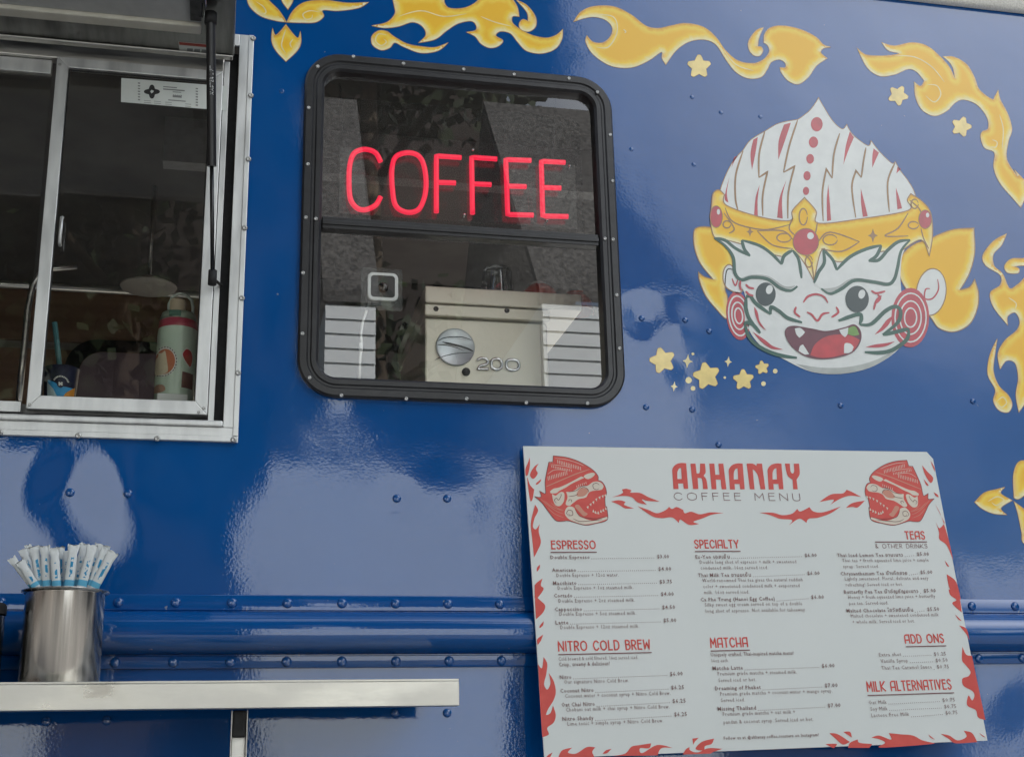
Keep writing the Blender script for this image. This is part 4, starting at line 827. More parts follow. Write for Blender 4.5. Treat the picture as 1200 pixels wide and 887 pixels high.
bottle_decal('round_sticker_art', ['98,520* 92,480 100,440 115,425 112,405* 130,415 150,405* 155,425 160,460 165,510 150,525 120,528'], CREAM2, 2)
bottle_decal('round_sticker_ring', [[(142+64*math.cos(a)+w_*5*math.cos(a), 462+73*math.sin(a)+w_*5*math.sin(a), True) for a, w_ in ((t0,0),(t0+.12,0),(t0+.12,1),(t0,1))] for t0 in np.arange(-2.4,2.6,.22)], INK, 2)
bottle_decal('heart_sticker', ['245,405 262,390 285,405 292,440 285,480 275,495* 250,465 235,430'], SWH, 0); bottle_decal('heart_sticker', ['248,410 262,397 282,408 288,440 282,475 275,487* 254,460 240,430'], PRED, 1)
bottle_decal('square_sticker', ['238,515* 292,520* 288,600* 232,598*'], mat('sticker_brown', (.20,.10,.09), .5), 0); bottle_decal('flower_sticker', ['85,590 105,575 140,585 150,610 120,620 92,612'], mat('sticker_peach', (.45,.28,.20), .5), 0)
settle(bt, bp)
wb = empty('paper_stack'); tag(wb, 'white paper packet standing at the foot of the green bottle', 'packet')
a_, b_ = at(184, 462, .055), at(220, 475, .055); b = MB(); b.box(a_.x, b_.x, .045, .054, SZ, a_.z); b.build('body', noise_mat('packet_white', (.62,.65,.64), (.7,.72,.71), 30, .6), wb, bevel=.002); b = MB(); b.box(a_.x+.004, b_.x-.004, .0545, .0605, SZ, a_.z-.004); b.build('back_sheet', noise_mat('packet_white', (.62,.65,.64), (.7,.72,.71), 30, .6), wb); wb.name = 'paper_packet'; settle(wb, ((a_.x+b_.x)/2, .05, SZ))

cp = empty('takeaway_cup'); tag(cp, 'navy takeaway cup with blue and orange print and a teal straw at the pane corner', 'cup')
CY = .085; c0 = Vector((at(71, 455, CY).x, CY, SZ)); cr0 = .033; ch = at(71, 434, CY).z-SZ
def cup_mat():
    m = mat('cup_print', (.012,.016,.05), .45); return m
q = MB(); q.lathe([(0,0),(cr0*.86,0),(cr0*.88,.003),(cr0,ch),(cr0*1.05,ch+.002),(cr0*.97,ch+.003),(cr0*.9,ch*.3)], c0, 'Z', 36); cbody = q.build('body', cup_mat(), cp, smooth=True); auto_smooth(cbody, 45)
def cup_decal(name, polys, m, lay):
    V = []; F = []
    for s in polys:
        c = smooth_curve(pts(s) if isinstance(s, str) else s, True, 4)
        q2 = np.array([(lambda p_: (p_.x, p_.z))(at(x/5.546, 360+y/5.546, CY-cr0*.9)) for x, y in c]); v, f = fill2d(q2, .004); k = len(V)
        for a, z in v:
            z = max(SZ+.001, z); dx = max(-.98, min(.98, (a-c0.x)/cr0)); rr = cr0*(.88+.12*min(1, max(0, (z-SZ)/ch)))+.0006+lay*.0004; V.append((c0.x+dx*rr, c0.y-math.sqrt(1-dx*dx)*rr, z))
        F += [[i+k for i in g_] for g_ in f]
    obj(name, V, F, m, cbody)
cup_decal('print', ['305,465* 340,480* 395,515* 485,520* 480,585* 300,583*'], mat('print_sky', (.04,.36,.72), .5), 0)
cup_decal('print', ['302,480* 345,530* 372,583* 300,583*'], mat('print_pale', (.55,.70,.74), .5), 1); cup_decal('print', ['425,560* 485,512* 480,585* 410,585*'], mat('print_orange', (.72,.30,.04), .5), 1)
cup_decal('emblem', [ell(395,500,24,24,0,20)], mat('print_navy', (.012,.016,.05), .5), 2)
cup_decal('emblem', [ell(395+d,500+e,6,5,.4*d,8) for d, e in ((-8,-6),(8,-6),(-8,6),(8,6),(0,0))], SWH, 3)
cup_decal('lettering', [[(395+r_*math.cos(a), 500+r_*math.sin(a)*.95, True) for a, r_ in ((t0,46),(t0+.13,46),(t0+.13,56),(t0,56))] for t0 in np.arange(-2.6,-.3,.2)], SWH, 2)
q = MB(); q.tube([at(64, 378, CY+.01), at(71, 440, CY+.01)], .0055, 10); q.build('straw', mat('straw_teal', (.07,.19,.21), .4), cp, smooth=True)
settle(cp, c0)
# hanging white thread of stickers on the pane is a chip in the glass film
cyl = empty('pendant_lamp'); tag(cyl, 'pale round lamp disc hanging inside behind the sliding pane', 'lamp')
lp_ = at(174, 336, 1.2); q = MB(); q.lathe([(0,.03),(.03,.026),(.07,.006),(.082,0),(.078,-.004),(.03,-.006),(0,-.006)], lp_, 'Z', 40); q.build('shade', mat('lamp_shade', (.40,.37,.32), .5), cyl, smooth=True)
q = MB(); q.tube([lp_+Vector((0,0,.03)), Vector((lp_.x, lp_.y, ZT-.1))], .006, 8); q.build('stem', STEEL, cyl, smooth=True); settle(cyl, lp_)

# ------------------------------------------------------------------ straw canister on the counter
CYC = -.14; cx = (at(29,700,CYC).x+at(109,790,CYC).x)/2+.006; cn0 = Vector((cx, CYC, SHZ+.0005)); CR = .0655; CH = at(70, 690, CYC).z-cn0.z-.007
can = empty('steel_canister'); tag(can, 'brushed steel canister full of wrapped straws standing on the counter', 'canister')
CANM = noise_mat('canister_steel', (.34,.33,.31), (.68,.65,.60), 26, .26, sc3=(3,3,.08), metal=1., rr=(.09,.24), bump=.0002)
q = MB(); q.lathe([(0,.001),(CR*.97,.0),(CR,.004),(CR,CH-.004),(CR+.001,CH-.001),(CR-.002,CH-.001),(CR-.003,CH-.01),(CR-.003,.006),(0,.005)], cn0, 'Z', 56); auto_smooth(q.build('body', CANM, can, smooth=True), 40)
q = MB(); q.lathe([(CR+.0012,CH-.003),(CR+.007,CH+.0005),(CR+.0075,CH+.002),(CR+.003,CH+.003),(CR-.0015,CH+.001)], cn0, 'Z', 56); q.build('rim', CANM, can, smooth=True)
settle(can, cn0)
def straw_mat():
    m = mat('paper_wrap', (.66,.69,.68), .6, spec=.3); a = N(m, 'ShaderNodeAttribute', attribute_name='along'); c = N(m, 'ShaderNodeAttribute', attribute_name='across')
    v = objco(m); n = N(m, 'ShaderNodeTexNoise', Scale=160, Detail=1); lk(m, v, n.inputs['Vector'])
    # printed blue band near the rim and a column of small blue printing along the wrapper
    band = ramp(m, a.outputs['Fac'], [(0., (0,0,0)), (.03, (0,0,0)), (.035, (.9,.9,.9)), (.17, (.9,.9,.9)), (.175, (0,0,0))])
    r1 = ramp(m, a.outputs['Fac'], [(.22, (0,0,0)), (.23, (1,1,1)), (.70, (1,1,1)), (.71, (0,0,0))])
    r2 = ramp(m, c.outputs['Fac'], [(.40, (0,0,0)), (.46, (1,1,1)), (.68, (1,1,1)), (.74, (0,0,0))])
    r3 = ramp(m, n.outputs['Fac'], [(.47, (0,0,0)), (.53, (1,1,1))])
    def mulc(p, q): x = N(m, 'ShaderNodeMix', data_type='RGBA', blend_type='MULTIPLY'); x.inputs['Factor'].default_value = 1; lk(m, p, x.inputs['A']); lk(m, q, x.inputs['B']); return x.outputs['Result']
    tx = mulc(mulc(r1, r2), r3)
    x1 = N(m, 'ShaderNodeMix', data_type='RGBA'); x1.inputs['A'].default_value = (.66,.69,.68,1); x1.inputs['B'].default_value = (.05,.38,.60,1); lk(m, band, x1.inputs['Factor'])
    x2 = N(m, 'ShaderNodeMix', data_type='RGBA'); x2.inputs['B'].default_value = (.02,.26,.48,1); lk(m, x1.outputs['Result'], x2.inputs['A']); lk(m, tx, x2.inputs['Factor'])
    lk(m, x2.outputs['Result'], bsdf(m).inputs['Base Color'])
    bsdf(m).inputs['Subsurface Weight'].default_value = .0
    b_ = N(m, 'ShaderNodeBump', Distance=.0012); n2 = N(m, 'ShaderNodeTexNoise', Scale=90, Detail=3); lk(m, v, n2.inputs['Vector']); lk(m, n2.outputs['Fac'], b_.inputs['Height']); lk(m, b_.outputs['Normal'], bsdf(m).inputs['Normal'])
    return m
WRAP = straw_mat()
ST = [  # top x,y  rim x,y (zoomed by 8 from 0,625)  width  depth  label
 (108,232, 248,505, 62, -.030, 'wrapped straw leaning farthest left over the canister rim'),
 (188,262, 325,505, 70, -.034, 'shorter wrapped straw with bold blue print, second along from the left'),
 (212,150, 345,505, 66, .020, 'wrapped straw behind the two leaning farthest left'),
 (318,128, 385,505, 78, -.022, 'tall wrapped straw with a square torn end at the left of the bundle'),
 (262,112, 372,505, 50, .040, 'wrapped straw with a pointed torn end at the back left of the bundle'),
 (418,122, 442,505, 76, -.030, 'upright wrapped straw just right of the dark gap in the bundle'),
 (508,140, 530,505, 74, -.040, 'upright wrapped straw left of centre at the front of the bundle'),
 (568,122, 574,505, 62, .015, 'wrapped straw at the very centre standing behind its neighbours'),
 (618,165, 612,505, 48, .000, 'narrowest wrapped straw right of the centre gap'),
 (692,108, 642,505, 82, -.035, 'broad wrapped straw with pale vertical print right of centre'),
 (788,98, 702,505, 66, -.010, 'tall wrapped straw leaning slightly right with blue foot band'),
 (868,108, 762,505, 80, -.036, 'wrapped straw with large blue print leaning right at the front'),
 (930,100, 805,505, 60, .030, 'wrapped straw at the back right with a torn flag end'),
 (985,140, 848,505, 70, -.026, 'plain ridged wrapped straw leaning right beside the outermost one'),
 (1000,118, 900,505, 56, .012, 'wrapped straw half hidden behind the right edge of the bundle'),
 (1062,172, 925,512, 84, -.034, 'wrapped straw leaning farthest right with a bright blue foot'),
]
for i, (tx, ty, bx_, by_, w_, dy, lab) in enumerate(ST):
    Yp = CYC+dy*.9; T_ = at(tx/8, 625+ty/8, Yp); B_ = at(bx_/8, 625+by_/8, Yp)
    rel = B_-Vector((cn0.x, CYC, B_.z)); lim = CR-.012
    if rel.length > lim: B_ = Vector((cn0.x, CYC, B_.z))+rel.normalized()*lim
    # continue below the rim, staying inside the canister
    D_ = (B_-T_); L1 = D_.length; u_ = D_.normalized(); Bm = T_+u_*(L1*1.0); foot = Vector((cn0.x+(Bm.x-cn0.x)*.72, CYC+dy*.7, cn0.z+.010))
    path = [T_.lerp(B_, k/9) for k in range(10)]+[B_.lerp(foot, k/4) for k in range(1, 5)]
    tot = sum((path[k+1]-path[k]).length for k in range(len(path)-1)); V = []; F = []; al = []; ac = []; acc = tot; NS = 16; hw = w_/8/1521*2.38/2*1.04
    rs_ = random.Random(i)
    side = Vector((1,0,0)); side = (side-u_*side.dot(u_)).normalized(); fr = u_.cross(side)
    if fr.y > 0: fr = -fr
    tw = rs_.uniform(-.35,.35)
    for k, p_ in enumerate(path):
        if k: acc -= (path[k]-path[k-1]).length
        crimp = max(0, 1-k/2.2); wide = hw*(1+.20*crimp*(1 if k == 0 else .6)-.10*(k == 2)); thick = hw*(.42*(1-crimp)+.06)
        for j in range(NS):
            a = 2*math.pi*j/NS+tw; jag = Vector((0,0,0))
            if k == 0: jag = -u_*rs_.uniform(-.0022,.0026)*(1 if j % 2 else .6)+fr*rs_.uniform(-.002,.002)
            V.append(p_+side*math.cos(a)*wide+fr*math.sin(a)*thick+jag); al.append((acc-(tot-L1))/L1); ac.append((math.cos(a)+1)/2 if math.sin(a) > -.2 else 0)
    for k in range(len(path)-1):
        for j in range(NS): F.append((k*NS+j, k*NS+(j+1) % NS, (k+1)*NS+(j+1) % NS, (k+1)*NS+j))
    F.append(tuple(range(NS))); F.append(tuple((len(path)-1)*NS+j for j in range(NS))[::-1])
    o = obj('wrapped_straw', V, F, WRAP, None, True, attrs={'along': al, 'across': ac}); auto_smooth(o, 50); tag(o, lab, 'straw', 'paper wrapped straws in the steel canister')
# dark jar at the left edge of the counter
jx = at(4, 745, CYC).x-.045; jar = empty('lidded_jar'); tag(jar, 'black lidded jar at the far left end of the visible counter', 'jar')
q = MB(); q.lathe([(0,0),(.042,0),(.045,.004),(.045,.115),(.043,.118),(0,.118)], (jx, CYC, SHZ+.0005), 'Z', 40); auto_smooth(q.build('body', mat('jar_black', (.012,.012,.012), .2, coat=.5), jar, smooth=True), 40)
q = MB(); q.lathe([(.0465,.1185),(.0465,.134),(.044,.137),(0,.137)], (jx, CYC, SHZ+.0005), 'Z', 40); auto_smooth(q.build('lid', RUBBER, jar, smooth=True), 40); settle(jar, (jx, CYC, SHZ+.0005))

# ------------------------------------------------------------------ menu board leaning against the rail
BW, BH = .9135, .609
ax = Vector((-.0991, -.0181, .0036)); BM = Matrix.Translation(Vector((.5826, -.0182, 2.1269))) @ Matrix.Rotation(ax.length, 4, ax.normalized())
BI = BM.inverted()
board = empty('menu_board'); board.matrix_world = BM; tag(board, 'white coffee menu board with red flame border leaning on the blue truck', 'menu board')
def b2(x, y):
    o = BI @ EYE; d = BI.to_3x3() @ ray(x, y); t = -o.y/d.y; p = o+d*t; return (p.x, p.z)
menu = Plane(b2, lambda a, b_, d: Vector((a, -(d-.0005)-.0003, b_)))
BOARDM = noise_mat('menu_paper', (.655,.69,.66), (.685,.715,.685), 3, .5, coat=.12, coat_rough=.25)
cut = [(0,0),(BW-.012,0),(BW,-.016),(BW,-BH),(0,-BH)]; k = len(cut)
obj('panel', [(x, 0, z) for x, z in cut]+[(x, .005, z) for x, z in cut], [tuple(range(k)), tuple(range(2*k-1, k-1, -1))]+[(j, k+j, k+(j+1) % k, (j+1) % k) for j in range(k)], BOARDM, board)
MRED = noise_mat('menu_red', (.60,.060,.045), (.65,.078,.058), 40, .5); MDK = mat('menu_dark_red', (.16,.035,.035), .6); MTXT = mat('menu_text', (.22,.125,.115), .6); MCREAM = mat('menu_cream', (.70,.63,.52), .6)
Z1, Z2, Z3, Z4 = (600,510,4), (600,690,4), (860,510,3.53), (860,690,3.53)
FLM = [(Z1,'63,160 76,125 82,103* 84,140 75,185* 66,190'),(Z1,'125,132* 102,150 84,185 100,204 120,180 112,158'),(Z1,'136,205* 112,226 118,231 134,216'),(Z1,'71,200 84,232 104,254* 96,300 84,300'),
 (Z1,'108,325* 122,352 105,390 98,428 112,440 130,415* 125,450 135,500 120,540 103,572* 94,480 88,420 96,370'),(Z1,'131,605* 117,620 117,638 129,622'),(Z1,'143,670* 116,690 106,702* 106,762* 122,758 148,720 135,702'),
 (Z2,'108,5* 130,10 120,38 135,55 155,78 145,110 112,142* 108,60'),(Z2,'148,150* 130,172 130,182 145,170'),(Z2,'146,213* 118,235 120,262* 136,240'),(Z2,'148,318* 165,350 160,400 150,445 165,470 180,440 172,393* 195,430 205,480 195,520 170,560 160,588 180,580 192,545* 205,590 195,625 165,650 172,680 142,694* 133,560 122,352* 140,370'),
 (Z2,'158,788* 172,775 190,765* 178,788*'),(Z2,'216,788* 235,755 282,742* 262,765 300,770 350,740 390,741* 376,762 386,786*'),(Z2,'424,771* 440,755 466,748* 445,768'),(Z2,'470,782* 530,770 560,738 600,730 652,722* 642,745 600,745 610,768 680,730 752,743* 700,745 682,778*'),
 (Z2,'845,700* 875,696* 858,713 850,729*'),(Z2,'860,748 890,715 947,700* 935,725 905,735 898,755'),(Z2,'800,774* 815,750 832,740* 835,755 870,765 920,745 987,748* 950,760 930,770*'),
 (Z4,'395,595* 430,600 480,632* 450,642 420,618'),(Z4,'452,590* 480,590 488,614*'),(Z4,'378,640* 425,640 412,658*'),(Z4,'472,656* 480,635 512,621* 520,635 572,640* 560,656*'),(Z4,'568,614* 600,605 650,622 640,595* 690,600 740,605 780,625 832,637* 800,642 640,654 598,652 625,635 600,620'),(Z4,'803,600* 832,622*  815,615'),(Z4,'855,598* 890,605 925,625 962,610 950,585* 985,595 1006,632* 918,637 890,620'),(Z4,'1014,594* 1042,613* 1028,608'),
 (Z3,'778,124* 800,150 824,176 813,197 790,162'),(Z3,'784,180* 805,206 795,205'),(Z3,'813,105* 828,130 832,152* 822,130'),(Z3,'826,235* 842,245 846,256 834,250'),(Z3,'832,284* 850,320 872,362* 850,384 835,360* 848,400 850,430 880,455 907,516* 885,420 856,330'),(Z3,'872,517* 890,542 880,538'),(Z3,'880,574* 915,600 930,640 938,680* 910,660 890,628'),
 (Z4,'888,2* 895,25 920,45 903,60 942,96* 936,50 920,2*'),(Z4,'914,104* 941,130 928,125'),(Z4,'931,150* 962,165 974,212* 960,185'),(Z4,'945,238* 960,270 984,276* 1010,400 1040,541* 1010,530 1000,500 965,480 970,440 985,460 995,440 985,420 950,400 945,370 970,360 978,340 955,310 943,292'),
 (Z1,'468,290* 500,280 520,268 516,254 536,250* 560,258 555,268 600,270 640,290 692,310* 640,308 608,300 632,325* 590,315 560,290 520,284'),(Z1,'464,310* 500,304 530,312 526,326 572,342* 530,342 500,325'),(Z1,'588,332* 640,350 680,365 720,350 736,335* 750,345 772,336 802,350* 810,365 840,358 880,370 930,361 992,365* 940,371 890,390 850,405 877,415* 830,420 790,395 782,411* 750,385 700,388 655,378'),
 (Z3,'353,276* 400,245 450,240 466,225* 490,235 527,255* 480,250 440,262 398,287* 412,266'),(Z3,'463,300* 490,280 542,270* 512,298 490,296'),(Z3,'106,320* 160,320 200,330 240,324 262,304* 275,315 312,297* 330,315 370,318 442,294* 400,322 350,340 310,345 300,362* 270,345 228,371* 240,350 190,345 150,330')]
for fi_, ((ox, oy, kk), s) in enumerate(FLM): sheet(menu, 'printed_flame', [shape2d(menu, s, (ox, oy), kk)], MRED, board, 1+(fi_ % 5)*.15)
# printed profile masks (the right one mirrors the left one)
SALMON = mat('menu_salmon', (.60,.27,.19), .6)
def profile(f_):
    g_ = lambda s: np.array([f_(x, y) for x, y in smooth_curve(pts(s), True, 5)]); h_ = lambda s: np.array([f_(x, y) for x, y in smooth_curve(pts(s), False, 6)])
    SIL = '265,85* 400,100 530,140 650,205 720,260 755,310 755,352* 800,372 835,430 848,500 830,545 835,640* 848,640* 862,760 830,800 740,822 640,842 560,832 430,795 370,800 290,790 200,680 140,600 60,530* 130,535 115,470* 160,495* 180,490 175,380 185,300 215,155* 260,150*'
    t = sheet(menu, 'printed_mask', [g_(SIL)], MRED, board, 1)
    strokes(menu, 'mask_outline', [(g_(SIL), .0012, True, (1,1))], MDK, t, 2)
    for s in ('228,475* 265,445 330,430 440,380 570,310* 600,325 560,345 470,388 400,432 330,468 300,492 240,494','250,500* 290,520 330,490 360,480 385,500 380,580 340,632 290,625 262,570','405,480* 480,470 560,420 640,410 700,372 770,370 812,410 800,450 760,462 690,470 650,492 620,540 540,560 480,602 440,632 400,612 420,540','395,680 430,640 490,652 530,722 600,767 700,790 850,752* 855,775 740,815 620,835 540,820 440,780 395,730','620,290 690,270 720,285 690,320 640,340 600,315'): sheet(menu, 'cream_area', [g_(s)], MCREAM, t, 2)
    for s in ('520,522 552,445 620,442 650,470 600,526','540,620 500,640 560,710 600,745 640,720 600,690'): sheet(menu, 'salmon_area', [g_(s)], SALMON, t, 3)
    sheet(menu, 'teeth', [g_('%d,%d* %d,%d* %d,%d*' % (x, y, x+22, y-12, x+18, y+24)) for x, y in ((628,644),(660,614),(690,590),(722,560),(758,538),(792,524),(822,516))]+[g_('%d,%d* %d,%d* %d,%d*' % (x, y, x+24, y+6, x+10, y-30)) for x, y in ((692,700),(716,714),(744,718),(774,702),(800,690),(828,672))], MCREAM, t, 4)
    for s in ('762,442 740,456 704,440 700,398 740,385 768,408','300,602 276,572 298,548 322,570 350,520 345,498','442,746 410,716 430,680 470,690 476,730 446,738 432,716','500,668 560,748 680,770 760,770 845,748','480,772 560,802 700,792 800,780','430,482 520,462 570,420 640,412','430,530 500,520 535,500','430,585 440,565 465,570 460,595','560,440 600,430 640,450 655,485'): strokes(menu, 'mask_line', [(h_(s), .0011, False, (.4,.4))], MDK, t, 5)
    for s in ('285,112 400,125 520,160 600,195','235,180 330,190 420,205 470,225','205,285 260,245 330,235 420,250','225,165 240,150 262,160'): strokes(menu, 'mask_line', [(h_(s), .0009, False, (.4,.4))], MCREAM, t, 2)
    strokes(menu, 'mask_band', [(h_('190,420 400,330 520,280 660,232'), .0022, False, (.7,.4))], SALMON, t, 2)
    tick = []
    for (xa, ya, xb, yb_, n_, ln) in ((310,130,560,205,14,42),(245,190,460,235,12,26),(205,310,410,250,12,46),(520,410,620,370,6,26),(640,290,700,270,4,20)):
        for k in range(n_): x = xa+(xb-xa)*k/(n_-1); y = ya+(yb_-ya)*k/(n_-1); tick.append((h_('%d,%d %d,%d' % (x, y, x+5, y+ln)), .0011, False, (.8,.2)))
    strokes(menu, 'mask_hatching', tick, MCREAM, t, 3)
    for s in ('110,540 200,620 300,690 380,720','160,570 250,640 370,690','200,650 280,720 380,760','240,600 320,660 380,680'): strokes(menu, 'mask_line', [(h_(s), .0010, False, (.3,.3))], SALMON, t, 2)
fl_ = lambda x, y: b2(620+x/9.34, 525+y/9.34)
profile(fl_)
uL = fl_(60, 530); vL = fl_(848, 640)
uR = b2(860+828/3.53, 510+262/3.53); vR = b2(860+558/3.53, 510+300/3.53)
sx_ = (vR[0]-uR[0])/(vL[0]-uL[0])
profile(lambda x, y: (lambda p_: (uR[0]+(p_[0]-uL[0])*sx_, p_[1]-uL[1]+uR[1]))(fl_(x, y)))

# stroke lettering (headings)
GL = {'A':(.62,['0,0 0,.72 .12,.96 .34,1* .62,1* .62,0*','0,.36* .62,.36*']), 'K':(.6,['0,0 0,1','.6,1* .03,.45* .6,0*']), 'H':(.6,['0,0* 0,1*','.6,0* .6,1*','0,.36* .6,.36*']), 'N':(.62,['0,0* 0,1* .62,0* .62,1*']), 'Y':(.6,['0,1* .3,.42* .6,1*','.3,.42* .3,0*']),
 'E':(.44,['.44,1* 0,1* 0,0* .44,0*','0,.62* .40,.62*']), 'S':(.46,['.46,.86 .36,1 .16,1 0,.84 .06,.64 .38,.42 .46,.22 .32,0 .12,0 0,.14']), 'P':(.46,['0,0* 0,1* .26,1 .46,.86 .46,.58 .26,.42 0,.42*']), 'R':(.48,['0,0* 0,1* .26,1 .46,.86 .46,.60 .26,.46 0,.46*','.2,.46* .48,0*']),
 'O':(.72,['.36,1 .08,.84 0,.5 .08,.16 .36,0 .64,.16 .72,.5 .64,.84 .36,1']), 'I':(.0,['0,0* 0,1*']), 'T':(.5,['0,1* .5,1*','.25,1* .25,0*']), 'C':(.6,['.6,.82 .40,1 .14,.9 0,.5 .14,.1 .40,0 .6,.18']), 'L':(.42,['0,1* 0,0* .42,0*']), 'D':(.58,['0,0* 0,1* .26,1 .5,.84 .58,.5 .5,.16 .26,0 0,0*']),
 'B':(.48,['0,0* 0,1* .26,1 .44,.87 .42,.66 .24,.56 0,.56*','.24,.56 .48,.44 .48,.14 .26,0 0,0*']), 'W':(.74,['0,1* .1,0* .37,.7* .64,0* .74,1*']), 'M':(.7,['0,0* .04,1* .35,.35* .66,1* .7,0*']), 'V':(.54,['0,1* .27,0* .54,1*']), 'U':(.56,['0,1* 0,.22 .14,0 .42,0 .56,.22 .56,1*']), 'F':(.42,['0,0* 0,1* .42,1*','0,.56* .36,.56*']), '&':(.5,['.5,0* .08,.72 .2,1 .34,.8 .05,.3 .2,0 .5,.35']), ' ':(.3,[])}
def lettering(name, text, xl, xr, yb, hpx, wt, m, gap=.3, lay=2, dy=0):
    a = b2(xl, yb); c = b2(xr, yb); h = hpx*.001745; wtot = sum(GL[ch][0] for ch in text)+gap*(len(text)-1); sx = (c[0]-a[0]-wt)/wtot; x = a[0]+wt/2; cs = []; zb = (a[1]+c[1])/2 + wt/2
    for ch in text:
        for s in GL[ch][1]:
            cv = smooth_curve(pts(s), False, 5); e_ = .5*wt/max(h, 1e-6); e0 = cv[0]-cv[1]; e1 = cv[-1]-cv[-2]; cv[0] = cv[0]+e0/np.hypot(*e0)*e_; cv[-1] = cv[-1]+e1/np.hypot(*e1)*e_; cs.append((np.array([(x+u*sx, zb+v_*(h-wt)) for u, v_ in cv]), wt, False, (1,1)))
        x += (GL[ch][0]+gap)*sx
    # square off the stroke ends
    return strokes(menu, name, cs, m, board, lay)
def rule(x0, x1, y):
    a, c = b2(x0, y), b2(x1, y); z = (a[1]+c[1])/2; V = [(a[0], -.0016, z), (c[0], -.0016, z), (c[0], -.0016, z-.0018), (a[0], -.0016, z-.0018)]
    obj('rule', V, [(0,1,2,3)], MDK, board)
AS, AH = '100,268* 92,150 92,100 120,65 165,52 205,55* 222,266* 185,266* 180,222* 138,222* 142,268*', '132,185* 132,130 145,100 163,92* 168,185*'
def title_letter(s, hole=None, dx=0, dy=0):
    sh = lambda q_: np.array([b2(775+(x+dx)/7.06, 535+(y+dy)/7.06) for x, y in smooth_curve(pts(q_), True, 5)])
    v, f = fill2d(sh(s), None, [sh(hole)] if hole else ()); obj('title_letter', [menu.to3d(x, y, .0008) for x, y in v], f, MRED, board)
title_letter(AS, AH); title_letter('240,58* 282,58* 292,140* 310,138 318,125 320,58* 360,58* 366,130 350,158 372,190 384,268* 345,268* 338,195 325,178 300,176* 305,268* 262,268*')
title_letter('396,58* 438,58* 446,150* 480,150* 472,58* 512,58* 538,270* 498,270* 490,190* 450,190* 456,270* 415,270*'); title_letter(AS, AH, 467, 4)
title_letter('705,58* 755,58 788,78* 788,58* 832,58* 860,270* 820,270* 800,165 775,120 755,105* 770,270* 732,270*'); title_letter(AS, AH, 788, 4)
title_letter('1022,58* 1062,58* 1068,120 1085,140 1098,120 1095,58* 1138,58* 1144,140 1125,180 1118,190* 1128,270* 1090,270* 1085,190* 1050,165 1035,130')
lettering('subtitle', 'COFFEE MENU', 790, 938, 586.5, 9.5, .0012, MDK, .42)
for tx_, xl, xr, yb, hh, ru in (('ESPRESSO',646,698.5,643.5,10.5,(645,699,646.5)),('SPECIALTY',814,866.5,642.5,10.5,(814,867.5,645.5)),('TEAS',1061,1084.5,632,10.5,(1025,1086,634.5)),('NITRO COLD BREW',654,762.5,762,11.5,(654,763.5,765)),('MATCHA',832.5,877,758.5,11.5,(832.5,878.5,761.5)),('ADD ONS',1060.5,1107,753.5,11,(1061,1108.5,756.5)),('MILK ALTERNATIVES',1016,1116,809,12,(1016,1118,812.5))):
    lettering('heading', tx_, xl, xr, yb, hh, .0028, MRED, .30); rule(*ru)
lettering('heading', '& OTHER DRINKS', 1026, 1087, 642.3, 5.4, .0009, MDK, .3)

# small menu lines in the built-in font
class Sec:
    def __init__(s): s.v = []; s.f = []
    def line(s, t, xl, xr, yb, bold=False, h=None):
        V, F = text_geo(t, bold)
        if not V: return
        a, c = b2(xl, yb), b2(xr, yb); mx0 = min(v_[0] for v_ in V); mx1 = max(v_[0] for v_ in V); sx = (c[0]-a[0])/(mx1-mx0); sz = h or .0102
        k = len(s.v); s.v += [(a[0]+(x-mx0)*sx, -.0016, a[1]+y*sz) for x, y in V]; s.f += [[i+k for i in f_] for f_ in F]
    def build(s, name='menu_text'): obj(name, s.v, s.f, MTXT, board)
def item(S_, name, xl, xe, y, price=None, px0=0, px1=0, py=0, subs=(), bold=True):
    S_.line(name, xl, xe, y, bold, .0105)
    if price:
        S_.line(price, px0, px1, py, bold, .0105)
        a, c = b2(xe+2, y), b2(px0-2, py); n_ = int((c[0]-a[0])/.0042)
        for i in range(n_):
            x = a[0]+(c[0]-a[0])*i/max(1,n_); z = a[1]+(c[1]-a[1])*i/max(1,n_); k = len(S_.v); S_.v += [(x,-.0016,z),(x+.0014,-.0016,z),(x+.0014,-.0016,z+.0012),(x,-.0016,z+.0012)]; S_.f.append([k,k+1,k+2,k+3])
    for t, a_, b_, y_ in subs: S_.line(t, a_, b_, y_, False)
s1 = Sec()
item(s1,'Double Espresso',645,691,655,'$3.00',770,784,654); item(s1,'Americano',647,675,670,'$4.00',771.5,786.5,668.5,[('Double Espresso + 12oz water.',652,725,676)])
item(s1,'Macchiato',648,675.5,685.3,'$3.75',773,787.5,683.5,[('Double Espresso + 1oz steamed milk.',653.5,742,691)]); item(s1,'Cortado',649,670.5,700,'$4.00',774.5,789.5,698,[('Double Espresso + 2oz steamed milk.',654.5,744,706)])
item(s1,'Cappuccino',650,682,716,'$4.50',776,791,713.5,[('Double Espresso + 5oz steamed milk.',655.5,745.5,721.5)]); item(s1,'Latte',651,666,731.5,'$5.00',777.5,792.5,728.8,[('Double Espresso + 12oz steamed milk.',656.5,749,737)]); s1.build()
s2 = Sec(); s2.line('Cold brewed & cold filtered. 16oz served iced.',654.5,748,774); s2.line('Crisp, creamy & delicious!',655,714.5,780.5,True)
item(s2,'Nitro',656,669.5,795.5,'$6.00',785,800,791.5,[('Our signature Nitro Cold Brew.',661,737,801)]); item(s2,'Coconut Nitro',656.5,695.5,811.5,'$6.25',786.5,801.5,807.5,[('Coconut water + coconut syrup + Nitro Cold Brew.',662,786,817.5)])
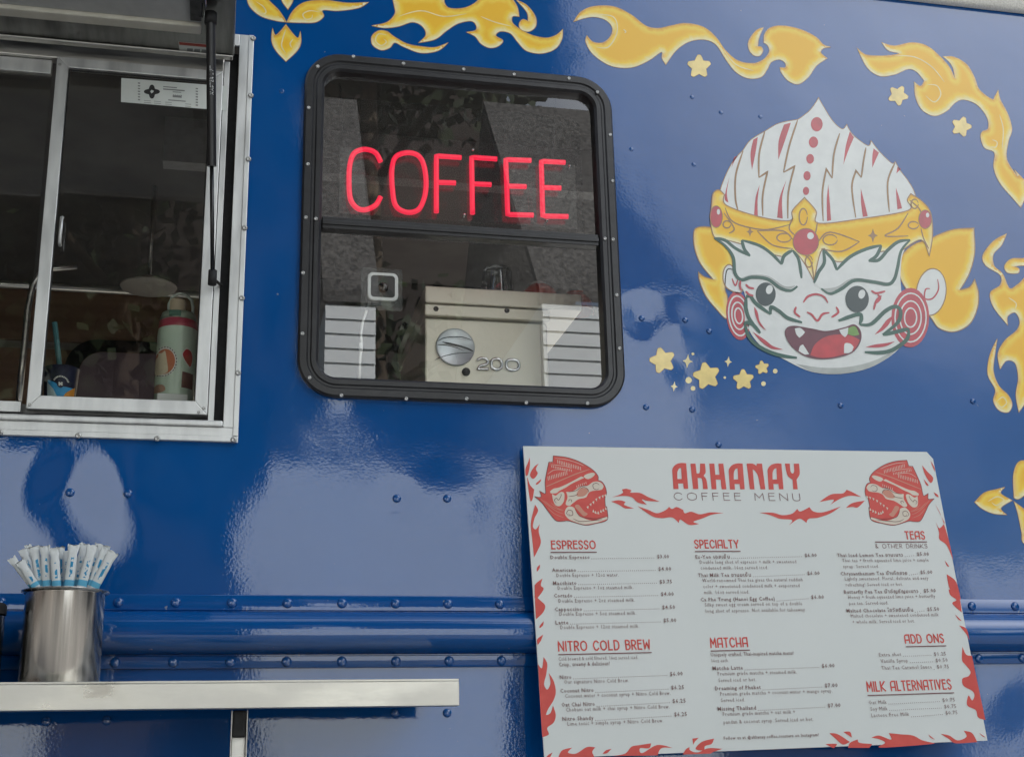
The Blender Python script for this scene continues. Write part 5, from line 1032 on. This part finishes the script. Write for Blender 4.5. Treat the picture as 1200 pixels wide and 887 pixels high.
item(s2,'Oat Chai Nitro',658,697,827.8,'$6.25',788,803.5,823.3,[('Chobani oat milk + chai syrup + Nitro Cold Brew.',663,785,833.5)]); item(s2,'Nitro Shandy',659,695.5,844.3,'$6.25',790,805,839,[('Lime tonic + simple syrup + Nitro Cold Brew.',665,777.5,850)]); s2.build()
s3 = Sec()
item(s3,'Es-Yen เอสเย็น',815,855,654.5,'$6.00',943,957,652.5,[('Double long shot of espresso + milk + sweetened',820,933,660.5),('condensed milk. 16oz served iced.',821,900,667.3)])
item(s3,'Thai Milk Tea ชานมเย็น',818,880,676,'$6.00',946,960.5,673.5,[('World-renowned Thai tea gives the natural reddish',823,940.5,682),('color + sweetened condensed milk + evaporated',824,937,689),('milk. 16oz served iced.',825,878,696)])
item(s3,'Ca Phe Trung (Hanoi Egg Coffee)',821,908,704.5,'$6.00',950.5,965.5,701.5,[('Silky sweet egg cream served on top of a double',826,940,710.5),('long shot of espresso. Not available for takeaway.',827,944.5,717.8)]); s3.build()
s4 = Sec(); s4.line('Uniquely crafted, Thai-inspired matcha menu!',833,930,769,True); s4.line('16oz each.',834,854,776)
item(s4,'Matcha Latte',835,870.5,785,'$6.00',963,978,782,[('Premium grade matcha + steamed milk.',841,934,791.3),('Served iced or hot.',842,886,799)])
item(s4,'Dreaming of Phuket',838,891.5,808.5,'$7.00',966.5,981.5,805,[('Premium grade matcha + coconut water + mango syrup.',844,976,815),('Served iced.',845,873,822.3)])
item(s4,'Missing Thailand',841,886,832.5,'$7.00',970,985,828.5,[('Premium grade matcha + oat milk +',847,932,838.5),('pandan & coconut syrup. Served iced or hot.',848,953.5,848)])
s4.line('Follow us at @akhanay.coffee.roasters on Instagram!',848,960,866.5,True,.0085); s4.build()
s5 = Sec()
item(s5,'Thai Iced Lemon Tea ชามะนาว',981,1058,652.5,'$5.00',1074.5,1088.5,651,[('Thai tea + fresh squeezed lime juice + simple',987,1088,658.5),('syrup. Served iced.',988,1030,665.5)])
item(s5,'Chrysanthemum Tea น้ำเก๊กฮวย',985,1063,674,'$5.00',1078.5,1092.5,672.3,[('Lightly sweetened. Floral, delicate and very',990,1088,680),('refreshing! Served iced or hot.',991,1058,687)])
item(s5,'Butterfly Pea Tea น้ำอัญชัญมะนาว',989,1076,695.5,'$5.00',1082.5,1096.5,694,[('Honey + fresh squeezed lime juice + butterfly',994,1096,701.5),('pea tea. Served iced.',995,1041,708.7)])
item(s5,'Malted Chocolate โอวัลตินเย็น',992,1070,717.5,'$5.50',1086.5,1100.5,715.7,[('Malted chocolate + sweetened condensed milk',997,1100,723.5),('+ whole milk. Served iced or hot.',999,1072,730.5)]); s5.build()
s6 = Sec()
for a in (('Extra shot',1030,1056,769,'$1.25',1094.5,1108.5,768),('Vanilla Syrup',1032,1064,776.5,'$0.50',1096.5,1110.5,775.5),('Thai Tea Caramel Sauce',1033,1092,784.5,'$0.75',1098,1112,783),('Oat Milk',1018,1039,825,'$0.75',1104.5,1119,822),('Soy Milk',1020,1040,832.5,'$0.75',1106.5,1120.5,829.5),('Lactose Free Milk',1021,1065.5,840,'$0.75',1108,1122,837)): item(s6, *a, bold=False)
s6.build()
